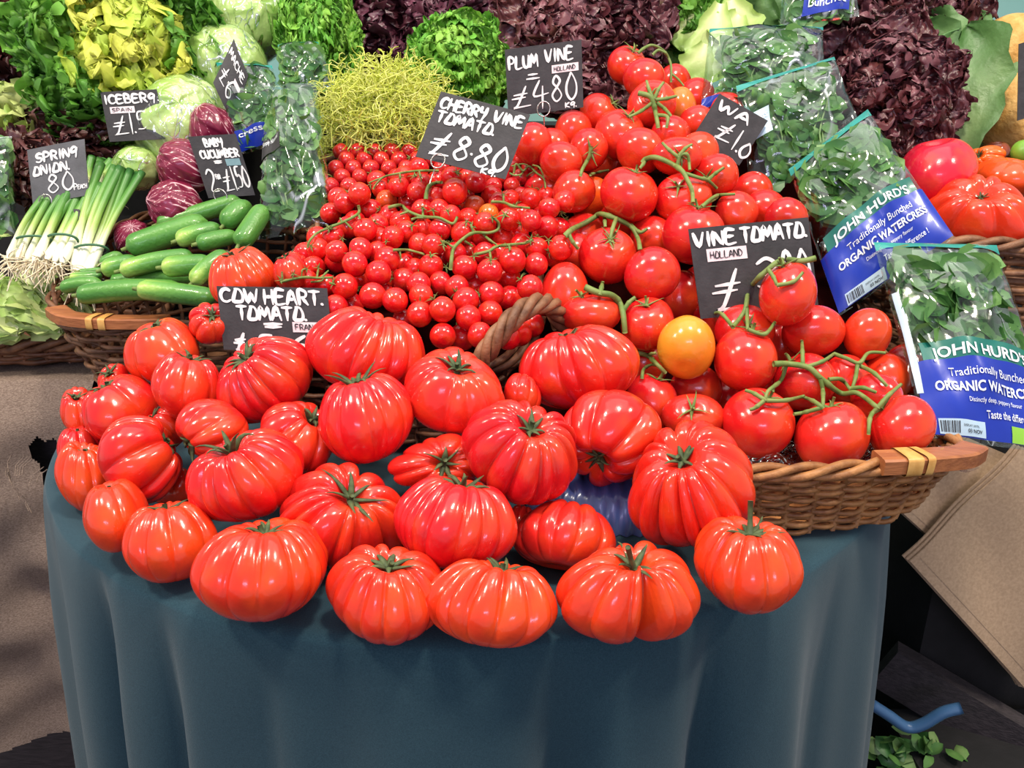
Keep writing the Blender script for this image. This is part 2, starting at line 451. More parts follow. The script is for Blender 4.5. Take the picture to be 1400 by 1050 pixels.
def burlap():
    b = MB()
    NX, NV = 115, 420
    xs = np.linspace(-0.95, -0.605, NX)
    P = np.zeros((NX, NV, 3))
    for i, x in enumerate(xs):
        yf = 1.075 + 0.02 * sin(7 * x)
        for j in range(NV):
            s = j / (NV - 1) * 1.36
            top = 0.60
            f1 = sin(11 * x + 1.0) * 0.6 + sin(23 * x + 2.0) * 0.4
            if s < top:
                y = yf + (top - s); z = ZT + 0.004 + 0.004 * sin(15 * x + 9 * s)
            else:
                d = s - top
                r = min(1, d / 0.05)
                y = yf - 0.045 * (1 - math.exp(-d / 0.05)) - min(d, 0.4) * 0.10 * (1 + f1) + 0.014 * sin(19 * x + 7 * d) * r + 0.008 * sin(34 * x - 16 * d + 2 * sin(9 * d)) * r + .004 * sin(60 * d + 25 * x) * r
                z = ZT + 0.004 - d + 0.012 * math.exp(-d / 0.03) * 0
            P[i, j] = (x, y, z)
    n = NV
    idx = np.arange(NX * NV).reshape(NX, NV)
    faces = []
    hx, hz = -0.652, ZT - 0.135
    for i in range(NX - 1):
        for j in range(NV - 1):
            c = P[i, j]
            dx, dz = (c[0] - hx), (c[2] - hz)
            u = dx * 0.85 + dz * 0.5; v = -dx * 0.5 + dz * 0.85
            if j * 1.36 / (NV - 1) > 0.60 and (u / 0.030) ** 2 + (v / 0.075) ** 2 < 1 + 0.10 * sin(.75 * i + .3 * j) + .10 * sin(.42 * j - .3 * i):
                continue
            hem = ZT - 0.60 - 0.03 * sin(5 * xs[i] + 1.0) - 0.10 * max(0, (xs[i] + 0.72) / 0.25)
            if c[2] < hem: continue
            faces.append((idx[i, j], idx[i, j + 1], idx[i + 1, j + 1], idx[i + 1, j]))
    b.add(P.reshape(-1, 3), faces)
    # frayed threads round the hole
    for k in range(26):
        a = RNG.uniform(0, 2 * pi)
        u, v = 0.031 * cos(a), 0.077 * sin(a)
        x = hx + 0.85 * u - 0.5 * v; z = hz + 0.5 * u + 0.85 * v
        y = 1.02 - 0.012
        L_ = RNG.uniform(0.012, 0.03)
        b.tube([(x, y, z), (x - 0.5 * L_ * cos(a), y - 0.012, z - 0.3 * L_), (x - L_ * cos(a) * 0.7, y - 0.014, z - 0.8 * L_)], 0.0008, 3)
    o = b.build('burlap_sheet', M['burlap'], origin=(-0.9, 1.07, ZT))
    tag(o, 'frayed grey brown burlap sheet with a hole, hanging at the left', 'burlap')


burlap()


# ------------------------------------------------------------------ stepped stand that carries the salads at the back
STEPS = []
def stand():
    b = MB()
    for (x0, x1, y0, y1, z) in STEPS_IN:
        b.box(((x0 + x1) / 2, (y0 + y1) / 2, (z + ZT) / 2), (x1 - x0, y1 - y0, z - ZT))
    tag(b.build('display_stand', M['black'], smooth=False), 'stepped dark stand under the salads at the back', 'stand')
STEPS_IN = [
    (-1.5, 1.35, 1.535, 1.68, 1.10), (-1.5, 1.35, 1.68, 2.1, 1.13), (-1.5, -0.40, 1.47, 1.535, 0.98),
]
stand()


# ------------------------------------------------------------------ wicker baskets
def smooth_path(pts, n, closed=True):
    """Catmull-Rom through the points, resampled evenly"""
    p = np.asarray(pts, float)
    m = len(p)
    out = []
    seg = m if closed else m - 1
    for i in range(seg):
        g = lambda k: p[k % m] if closed else p[min(max(k, 0), m - 1)]
        p0, p1, p2, p3 = g(i - 1), g(i), g(i + 1), g(i + 2)
        for t in np.linspace(0, 1, 24, endpoint=False):
            out.append(0.5 * ((2 * p1) + (-p0 + p2) * t + (2 * p0 - 5 * p1 + 4 * p2 - p3) * t * t + (-p0 + 3 * p1 - 3 * p2 + p3) * t ** 3))
    if not closed: out.append(p[-1])
    q = np.array(out)
    qq = np.vstack([q, q[:1]]) if closed else q
    L = np.r_[0, np.cumsum(np.linalg.norm(np.diff(qq, axis=0), axis=1))]
    s = np.linspace(0, L[-1], n, endpoint=not closed)
    return np.stack([np.interp(s, L, qq[:, k]) for k in range(3)], -1), L[-1]


def wicker(name, rim, base, mats, label, rows=10, rr=0.0034, pitch=0.034, amp=0.0045, rimr=0.006, group=None, twist=3, bottom=True):
    """rim and base: matching closed loops of control points; the wall is woven between them"""
    _, L = smooth_path(rim, 10)
    ns = int(L / pitch) // 2 * 2 + 1            # odd count so that rows alternate as they go round
    n = ns * 4
    R, _ = smooth_path(rim, n); Bm, _ = smooth_path(base, n)
    cen = R.mean(0)
    T = np.roll(R, -1, 0) - np.roll(R, 1, 0)
    out = np.stack([T[:, 1], -T[:, 0], np.zeros(n)], -1)
    out /= np.linalg.norm(out, axis=1)[:, None] + 1e-9
    if (out * (R - cen)).sum() < 0: out = -out
    o = thing(name, (Bm.mean(0)[0], Bm.mean(0)[1], Bm[:, 2].min()), label, 'basket', group)
    b = MB()
    k = np.arange(n)
    for r in range(rows):
        f = (r + 0.5) / rows
        base_p = Bm + (R - Bm) * f
        w = np.cos(pi * k / 4 + pi * r) * amp
        jit = 0.0012 * np.sin(k * 0.37 + r * 2.1)
        b.tube(base_p + out * w[:, None] + np.array([0, 0, 1]) * jit[:, None], rr * (0.9 + 0.2 * RNG.random()), 5, closed=True)
    for s in range(ns):
        i = s * 4 + 2
        b.tube([Bm[i] - out[i] * 0.0, Bm[i] + (R[i] - Bm[i]) * 0.5, R[i]], 0.0032, 5)
    b.build('woven_wall', mats[0], o)
    b = MB()
    ph = np.linspace(0, 2 * pi * int(L / 0.11), n * 2)
    R2, _ = smooth_path(rim, n * 2)
    o2 = np.repeat(out, 2, 0)
    for t in range(twist):
        a = ph + t * 2 * pi / twist
        b.tube(R2 + o2 * (np.cos(a) * rimr)[:, None] + np.array([0, 0, 1]) * (np.sin(a) * rimr * 0.9 + rimr * 0.6)[:, None], rimr * 0.72, 6, closed=True)
    b.build('rim', mats[1], o)
    if bottom:
        b = MB()
        c = Bm.mean(0)
        b.add(np.vstack([Bm + [0, 0, 0.004], c + [0, 0, 0.004]]), [(i, (i + 1) % n, n) for i in range(n)])
        b.build('base', mats[0], o, smooth=False)
    return o, R, Bm, out


def loop(pts, z):
    return [(x, y, zz) if zz is not None else (x, y, z) for (x, y, zz) in [(p + (None,))[:3] if len(p) == 2 else p for p in pts]]


# big tray of vine tomatoes (right)
vb_rim = [(0.16, 0.672), (0.21, 0.658), (0.30, 0.662), (0.395, 0.688), (0.445, 0.735), (0.47, 0.83), (0.475, 0.95), (0.465, 1.1), (0.44, 1.25), (0.36, 1.33), (0.2, 1.34), (0.09, 1.33), (0.05, 1.24), (0.05, 1.02), (0.09, 0.86), (0.13, 0.71)]
vz = lambda y: ZT + 0.072 + 0.06 * max(0, (y - 0.9))
rim = [(x, y, vz(y) - (.014 if x > .43 and y < .9 else 0)) for x, y in vb_rim]
bas = [(0.26 + (x - 0.26) * 0.86, 0.99 + (y - 0.99) * 0.955, ZT + 0.004) for x, y in vb_rim]
vine_basket, VR, VBm, Vout = wicker('wicker_basket', rim, bas, (M['wicker'], M['wicker']), 'wide honey brown wicker tray full of vine tomatoes', rows=14, rr=0.003, rimr=0.0058, pitch=0.027, amp=.004)


def wood_grip(parent, pts, w, h, bind_at=None, flip=1):
    """curved flat wooden rim piece with cane binding"""
    b = MB()
    p, _ = smooth_path(pts, 24, closed=False)
    T = np.gradient(p, axis=0); T /= np.linalg.norm(T, axis=1)[:, None]
    S = np.cross(T, [0, 0, 1.0]); S /= np.linalg.norm(S, axis=1)[:, None]
    U = np.cross(S, T)
    sec = [(-1, -1), (-0.8, -1.25), (0.8, -1.25), (1, -1), (1, 1), (0.8, 1.25), (-0.8, 1.25), (-1, 1)]
    P = np.stack([p + S * (a * w / 2) + U * (c * h / 2.5) for a, c in sec], 1)
    n0 = b.n
    b.grid(P, cv=True)
    b.f.append(tuple(n0 + i for i in range(8))); b.m.append(0)
    b.f.append(tuple(n0 + 23 * 8 + i for i in reversed(range(8)))); b.m.append(0)
    o = b.build('wooden_grip', M['wood'], parent, smooth=False)
    c = MB()
    for f in bind_at or []:
        i = int(f * 23)
        Q = []
        for k in range(25):
            a = 2 * pi * k / 24
            Q.append(p[i] + S[i] * (w * 0.56 * np.sign(cos(a)) * abs(cos(a)) ** 0.4) + U[i] * (h * 0.62 * np.sign(sin(a)) * abs(sin(a)) ** 0.4))
        Q = np.array(Q[:-1])
        c.grid(np.stack([Q - T[i] * 0.0045, Q + T[i] * 0.0045]), cv=True)
    if bind_at: c.build('cane_binding', M['cane'], o)
    return o


wood_grip(vine_basket, [(0.335, 0.668, ZT + 0.080), (0.365, 0.671, ZT + 0.080), (0.40, 0.684, ZT + 0.076), (0.432, 0.702, ZT + 0.070), (0.455, 0.724, ZT + 0.066)], 0.026, 0.016, [0.18, 0.25, 0.32])

# basket of cherry tomatoes with a twisted handle
cb = [(-0.26, 0.86), (-0.16, 0.845), (-0.05, 0.84), (0.0, 0.855), (0.03, 0.91), (0.03, 1.0), (0.03, 1.12), (-0.02, 1.2), (-0.14, 1.215), (-0.235, 1.19), (-0.258, 1.08), (-0.262, 0.94)]
cz = lambda y: ZT + 0.135 + 0.50 * (y - 0.86)
cherry_basket, CR, CBm, _ = wicker('wicker_basket', [(x, y, cz(y) - 0.015) for x, y in cb], [(-0.12 + (x + 0.12) * 0.9, 1.03 + (y - 1.03) * 0.92, ZT + 0.02 + 0.36 * (y - 0.86)) for x, y in cb], (M['wicker_dark'], M['wicker_brown']), 'brown wicker basket heaped with cherry tomatoes, twisted handle at its front', rows=9, rimr=0.006)
b = MB()
hp, _ = smooth_path([at(652, 502, 0.80), at(670, 474, 0.795), at(689, 449, 0.80), at(711, 427, 0.812), at(734, 415, 0.832), at(756, 420, 0.862), at(768, 445, 0.885)], 60, closed=False)
T = np.gradient(hp, axis=0); T /= np.linalg.norm(T, axis=1)[:, None]
S = np.cross(T, [0, 1.0, 0.2]); S /= np.linalg.norm(S, axis=1)[:, None]; U = np.cross(S, T)
for k in range(4):
    a = np.linspace(0, 2 * pi * 2.3, 60) + k * pi / 2
    b.tube(hp + S * (np.cos(a) * 0.0068)[:, None] + U * (np.sin(a) * 0.0068)[:, None], 0.0052, 7)
b.build('twisted_handle', M['wicker_brown'], cherry_basket)

# baby cucumber basket (left)
ub = [(-0.62, 1.06), (-0.57, 1.0), (-0.50, 0.985), (-0.42, 0.99), (-0.33, 1.0), (-0.30, 1.06), (-0.30, 1.2), (-0.32, 1.3), (-0.45, 1.33), (-0.58, 1.31), (-0.63, 1.2)]
uz = lambda y: ZT + 0.118 + 0.30 * (y - 1.0)
cuc_basket, UR, UBm, _ = wicker('wicker_basket', [(x, y, uz(y)) for x, y in ub], [(-0.455 + (x + 0.455) * 0.72, 1.16 + (y - 1.16) * 0.86, ZT + 0.012 + 0.0 * y) for x, y in ub], (M['wicker_brown'], M['wicker_brown']), 'red brown wicker basket under the baby cucumbers with a wooden grip', rows=11, rimr=0.005)
wood_grip(cuc_basket, [(-0.595, 1.02, ZT + 0.130), (-0.565, 0.992, ZT + 0.128), (-0.52, 0.98, ZT + 0.127), (-0.47, 0.98, ZT + 0.126), (-0.435, 0.985, ZT + 0.126)], 0.026, 0.014, [0.5, 0.58])

# cos lettuce basket at the far left
lb = [(-0.98, 1.16), (-0.85, 1.14), (-0.72, 1.14), (-0.62, 1.165), (-0.60, 1.26), (-0.62, 1.42), (-0.72, 1.46), (-0.9, 1.46), (-1.02, 1.42), (-1.04, 1.28)]
wicker('wicker_basket', [(x, y, ZT + 0.042) for x, y in lb], [(-0.82 + (x + 0.82) * 0.93, 1.3 + (y - 1.3) * 0.93, ZT + 0.014) for x, y in lb], (M['wicker_dark'], M['wicker_brown']), 'shallow dark wicker basket under the pale cos lettuce at the left edge', rows=4, rr=0.0042, rimr=0.008)

# basket of big tomatoes at the far right
rb = [(0.53, 1.12), (0.60, 1.07), (0.72, 1.05), (0.86, 1.06), (0.93, 1.14), (0.93, 1.32), (0.85, 1.40), (0.65, 1.41), (0.55, 1.34)]
wicker('wicker_basket', [(x, y, ZT + 0.205) for x, y in rb], [(0.73 + (x - 0.73) * 0.84, 1.22 + (y - 1.22) * 0.84, ZT + 0.012) for x, y in rb], (M['wicker_brown'], M['wicker_brown']), 'brown wicker basket of big ribbed tomatoes at the right edge', rows=15, rr=0.0046, rimr=0.0075, pitch=0.042)

# long basket behind the cherry and plum tomatoes
kb = [(-0.32, 1.235), (-0.1, 1.222), (0.1, 1.32), (0.13, 1.36), (0.13, 1.5), (-0.1, 1.51), (-0.32, 1.5), (-0.36, 1.38)]
wicker('wicker_basket', [(x, y, 1.098 + 0.05 * (y - 1.22)) for x, y in kb], [(-0.11 + (x + 0.11) * 0.94, 1.37 + (y - 1.37) * 0.9, ZT + 0.012) for x, y in kb], (M['wicker_dark'], M['wicker_dark']), 'dark wicker basket behind the cherry tomatoes under the frisee', rows=22, rr=0.0048, rimr=0.007)

# risers under the sloping heaps
def riser(name, x0, x1, prof, m, label, corr=0, parent=None):
    b = MB()
    nx = 2 if not corr else corr * 4 + 1
    xs = np.linspace(x0, x1, nx)
    pr = np.array(prof)
    P = np.zeros((nx, len(pr), 3))
    for i, x in enumerate(xs):
        o_ = 0.0025 * cos(pi * i / 2) if corr else 0
        for j, (y, z) in enumerate(pr):
            P[i, j] = (x, y + (o_ if j <= 1 else 0), z + (o_ if j >= 1 else 0))
    b.grid(P)
    n0 = b.n - nx * len(pr)
    k = len(pr)
    b.f.append(tuple(n0 + j for j in range(k))); b.m.append(0)
    b.f.append(tuple(n0 + (nx - 1) * k + j for j in reversed(range(k)))); b.m.append(0)
    return tag(b.build(name, m, parent, smooth=bool(corr)), label, 'riser' if not parent else None)


riser('blue_tray', 0.015, 0.128, [(0.672, ZT + 0.001), (0.680, ZT + 0.034), (0.688, ZT + 0.040), (0.765, ZT + 0.040), (0.766, ZT + 0.001)], M['blue_plastic'], 'ridged blue plastic tray in a gap between the cow heart tomatoes', corr=9)

# ------------------------------------------------------------------ where every tomato lies (x, y, z below the eye, half width, half height, ...)
COW = [
    (-0.3117, 0.9184, -0.2043, 0.0382, 0.037, -0.26, 0.89, 11, 0.5),
    (-0.3847, 0.843, -0.2696, 0.0394, 0.0374, -0.27, 0.94, 5, 0.6),
    (-0.3285, 0.7654, -0.279, 0.0333, 0.0352, 0.28, 0.75, 8, 0.7),
    (-0.2514, 0.7715, -0.2757, 0.0481, 0.0436, -0.44, 0.59, 14, 0.8),
    (-0.1491, 0.7841, -0.2488, 0.0607, 0.0463, 0.33, 0.79, 13, 0.9),
    (-0.1369, 0.7017, -0.2895, 0.0451, 0.0424, -0.17, 0.95, 12, 0.45),
    (-0.056, 0.731, -0.2732, 0.0488, 0.0436, 0.1, 0.61, 10, 0.4),
    (-0.329, 0.8608, -0.2409, 0.0274, 0.0234, 0, 0.45, 8, 0.7),
    (-0.4125, 0.7896, -0.3149, 0.0375, 0.0359, -0.33, 0.78, 6, 0.6),
    (-0.4389, 0.8344, -0.3003, 0.0163, 0.0193, -0.24, 0.54, 7, 0.5),
    (-0.473, 0.8141, -0.3286, 0.0176, 0.0279, 0.04, 0.66, 7, 0.5),
    (-0.4576, 0.7774, -0.3589, 0.0219, 0.0271, 0.06, 0.91, 7, 0.7),
    (-0.3552, 0.6986, -0.3313, 0.0365, 0.0428, 1, 0.35, 9, 0.9),
    (-0.2895, 0.7156, -0.3052, 0.0331, 0.0286, -0.76, -0.38, 9, 0.7),
    (-0.359, 0.7634, -0.3284, 0.0263, 0.0241, -0.55, 0.81, 9, 0.6),
    (-0.4293, 0.7293, -0.3642, 0.0267, 0.0373, 0.12, 0.76, 10, 0.6),
    (-0.2357, 0.6417, -0.3197, 0.0516, 0.0399, -0.27, 0.69, 14, 0.8),
    (-0.2068, 0.7142, -0.3157, 0.0356, 0.036, 0.42, 0.51, 10, 0.6),
    (-0.0682, 0.6736, -0.3225, 0.0464, 0.0266, 0.1, 0.06, 10, 0.7),
    (0.0065, 0.6542, -0.3027, 0.0522, 0.0468, 0.21, 0.53, 14, 0.8),
    (0.0683, 0.7864, -0.2674, 0.0621, 0.0442, -0.35, 0.98, 11, 0.7),
    (0.0959, 0.7083, -0.3139, 0.0499, 0.047, -0.26, -0.55, 8, 0.9),
    (0.1573, 0.6323, -0.3232, 0.0535, 0.0563, -0.24, 0.45, 14, 0.7),
    (-0.3527, 0.6345, -0.3556, 0.0272, 0.0319, -0.05, 0.94, 6, 0.4),
    (-0.2948, 0.6063, -0.3648, 0.0378, 0.0344, 0.03, 0.86, 11, 0.6),
    (-0.1975, 0.5476, -0.3553, 0.0533, 0.0397, 0.09, 0.76, 12, 0.7),
    (-0.1478, 0.6279, -0.3512, 0.0575, 0.0468, 0.18, 0.44, 13, 0.9),
    (-0.0477, 0.593, -0.3389, 0.0513, 0.0398, 0.21, 0.8, 15, 0.7),
    (-0.0973, 0.5308, -0.3665, 0.0468, 0.0395, 0.05, 0.64, 12, 0.8),
    (-0.0162, 0.5213, -0.3695, 0.051, 0.0348, 0.14, 0.77, 13, 0.95),
    (0.0452, 0.6214, -0.3713, 0.0464, 0.0343, None, None, 11, 0.7),
    (0.09, 0.5315, -0.3653, 0.0553, 0.0409, 0.04, 0.64, 11, 1),
    (0.1859, 0.55, -0.3515, 0.0428, 0.0382, -0.03, 0.72, 11, 0.8),
    (0.0103, 0.7525, -0.2875, 0.019, 0.0238, None, None, 8, 0.5),
    (-0.0778, 0.6414, -0.3863, 0.0189, 0.0164, None, None, 10, 0.6),
    (-0.2491, 0.8918, -0.1896, 0.0186, 0.0224, -0.36, 0.89, 9, 0.3),
    (-0.3407, 0.7329, -0.3817, 0.0258, 0.0222, None, None, 8, 0.6),
    (0.0092, 0.6594, -0.3776, 0.0146, 0.0168, None, None, 8, 0.6),
]
CH = [
    (-0.2297, 1.0838, -0.1326, 0.0139),
    (-0.2158, 1.0509, -0.135, 0.0137),
    (-0.2364, 1.0626, -0.1498, 0.0141),
    (-0.1931, 1.0397, -0.1222, 0.0146),
    (-0.184, 1.1281, -0.1156, 0.0141),
    (-0.1751, 1.1026, -0.1235, 0.014),
    (-0.1472, 1.0696, -0.1162, 0.0143),
    (-0.1441, 1.1073, -0.1075, 0.0138),
    (-0.127, 1.1306, -0.0983, 0.0138),
    (-0.1224, 1.0586, -0.1222, 0.0136),
    (-0.1189, 1.0844, -0.1141, 0.0137),
    (-0.1014, 1.1008, -0.1369, 0.0145),
    (-0.1384, 1.0867, -0.1396, 0.0143),
    (-0.1139, 1.0339, -0.1415, 0.0139),
    (-0.0979, 1.0743, -0.147, 0.0144),
    (-0.1654, 1.0792, -0.1357, 0.0141),
    (-0.1818, 1.0561, -0.1445, 0.014),
    (-0.1584, 1.0417, -0.1498, 0.0141),
    (-0.1682, 1.0169, -0.1576, 0.014),
    (-0.1766, 0.9735, -0.1571, 0.014),
    (-0.1404, 1.0203, -0.1553, 0.014),
    (-0.1298, 0.996, -0.1628, 0.014),
    (-0.1445, 0.9729, -0.166, 0.0138),
    (-0.1624, 0.9931, -0.1708, 0.0141),
    (-0.2011, 1.0392, -0.1567, 0.0141),
    (-0.2049, 1.0117, -0.1597, 0.0139),
    (-0.2193, 0.9889, -0.1673, 0.0138),
    (-0.2334, 0.9633, -0.1781, 0.0137),
    (-0.2584, 0.9993, -0.1905, 0.0143),
    (-0.2456, 1.0186, -0.1737, 0.0142),
    (-0.2046, 0.9346, -0.1755, 0.0134),
    (-0.2102, 0.9562, -0.1913, 0.014),
    (-0.2335, 0.9857, -0.195, 0.0143),
    (-0.1771, 0.9353, -0.1736, 0.0143),
    (-0.1791, 0.9091, -0.1852, 0.0147),
    (-0.16, 0.9562, -0.1809, 0.0139),
    (-0.1452, 0.9289, -0.1838, 0.0151),
    (-0.1517, 0.9024, -0.1943, 0.0147),
    (-0.1116, 0.9735, -0.1744, 0.014),
    (-0.0936, 0.9531, -0.1721, 0.0138),
    (-0.1107, 1.0161, -0.1632, 0.0142),
    (-0.0971, 1.0405, -0.1672, 0.0146),
    (-0.1298, 0.9711, -0.1992, 0.0146),
    (-0.1216, 0.9986, -0.1976, 0.0148),
    (-0.1158, 0.9465, -0.1997, 0.0143),
    (-0.0948, 0.9294, -0.192, 0.0146),
    (-0.2569, 0.9635, -0.2004, 0.0142),
    (-0.2349, 0.9424, -0.1961, 0.0139),
    (-0.0798, 1.0855, -0.1061, 0.0138),
    (-0.0723, 1.037, -0.1193, 0.0165),
    (-0.0469, 1.0743, -0.1116, 0.0145),
    (-0.0971, 1.0512, -0.1286, 0.0138),
    (-0.1034, 1.1358, -0.1164, 0.0143),
    (-0.1183, 1.1119, -0.117, 0.0141),
    (-0.0477, 1.0473, -0.1389, 0.014),
    (-0.0264, 1.0837, -0.1303, 0.0142),
    (-0.0035, 1.0679, -0.1328, 0.0141),
    (-0.0166, 1.0413, -0.1338, 0.0138),
    (0.0233, 1.0614, -0.1313, 0.014),
    (0.0455, 1.0052, -0.1355, 0.0135),
    (0.0449, 1.0796, -0.132, 0.0142),
    (0.0655, 1.0216, -0.1292, 0.0135),
    (-0.0293, 1.0193, -0.1452, 0.0139),
    (-0.0328, 0.9903, -0.1521, 0.0144),
    (-0.0033, 0.9944, -0.1472, 0.0145),
    (0.0229, 0.9735, -0.1461, 0.0135),
    (0.0112, 1.0434, -0.1486, 0.0142),
    (0.043, 0.9882, -0.156, 0.0138),
    (0.0599, 1.0249, -0.1632, 0.0144),
    (-0.0556, 1.024, -0.1515, 0.0141),
    (-0.0602, 0.9751, -0.1608, 0.0138),
    (-0.0752, 0.9979, -0.1435, 0.0136),
    (-0.091, 1.0193, -0.1395, 0.0137),
    (-0.0867, 0.9779, -0.1571, 0.0137),
    (-0.0983, 0.9973, -0.1801, 0.0144),
    (-0.0682, 0.962, -0.1834, 0.0142),
    (-0.0559, 0.9901, -0.1873, 0.0146),
    (-0.054, 0.9143, -0.1902, 0.0151),
    (-0.0255, 0.9086, -0.1937, 0.015),
    (-0.0105, 1.0026, -0.1732, 0.0144),
    (-0.0321, 0.9558, -0.1822, 0.0141),
    (0.0008, 0.9229, -0.1839, 0.0159),
    (0.0122, 0.9867, -0.1768, 0.0143),
    (0.0295, 0.9531, -0.1755, 0.0141),
    (0.0283, 0.9299, -0.1901, 0.014),
    (0.0509, 0.9665, -0.187, 0.0143),
    (0.0575, 0.9418, -0.1728, 0.0153),
    (0.0068, 1.0245, -0.1689, 0.0145),
    (-0.038, 1.0106, -0.171, 0.0144),
    (-0.0174, 0.9787, -0.188, 0.0145),
    (-0.1878, 0.8856, -0.206, 0.0151),
    (-0.1953, 0.8651, -0.2246, 0.0139),
    (-0.1544, 0.8721, -0.2133, 0.0151),
    (-0.1845, 0.9002, -0.231, 0.0144),
    (-0.1789, 0.9363, -0.2082, 0.0143),
    (-0.1428, 0.9402, -0.2104, 0.0145),
    (-0.1256, 0.9185, -0.2062, 0.0142),
    (-0.1058, 0.8962, -0.2059, 0.014),
    (-0.1007, 0.8705, -0.2129, 0.0139),
    (-0.1281, 0.8607, -0.2157, 0.0143),
    (-0.1002, 0.848, -0.2279, 0.014),
    (-0.2131, 0.9059, -0.2094, 0.0139),
    (-0.2597, 0.9377, -0.2119, 0.0141),
    (-0.2382, 0.9176, -0.2081, 0.0139),
    (-0.0821, 0.9099, -0.2077, 0.0142),
    (-0.0624, 0.8906, -0.2079, 0.014),
    (-0.0749, 0.8405, -0.2208, 0.0142),
    (-0.0509, 0.8664, -0.2171, 0.0152),
    (-0.0433, 0.9261, -0.2141, 0.0146),
    (-0.0232, 0.8793, -0.2131, 0.0145),
    (-0.0028, 0.914, -0.2263, 0.0147),
    (0.0198, 0.8824, -0.2066, 0.0147),
    (-0.0473, 0.8415, -0.23, 0.014),
    (-0.0241, 0.8566, -0.2289, 0.0142),
    (-0.0743, 0.8305, -0.2474, 0.0143),
    (-0.0546, 0.8518, -0.2551, 0.0147),
    (-0.0343, 0.8219, -0.2436, 0.0142),
    (0.0158, 0.8983, -0.2414, 0.0149),
    (0.0218, 0.8708, -0.246, 0.0147),
    (-0.0038, 0.8218, -0.2461, 0.0142),
    (0.0074, 0.8468, -0.2496, 0.0146),
    (-0.0042, 0.9402, -0.2076, 0.0146),
]
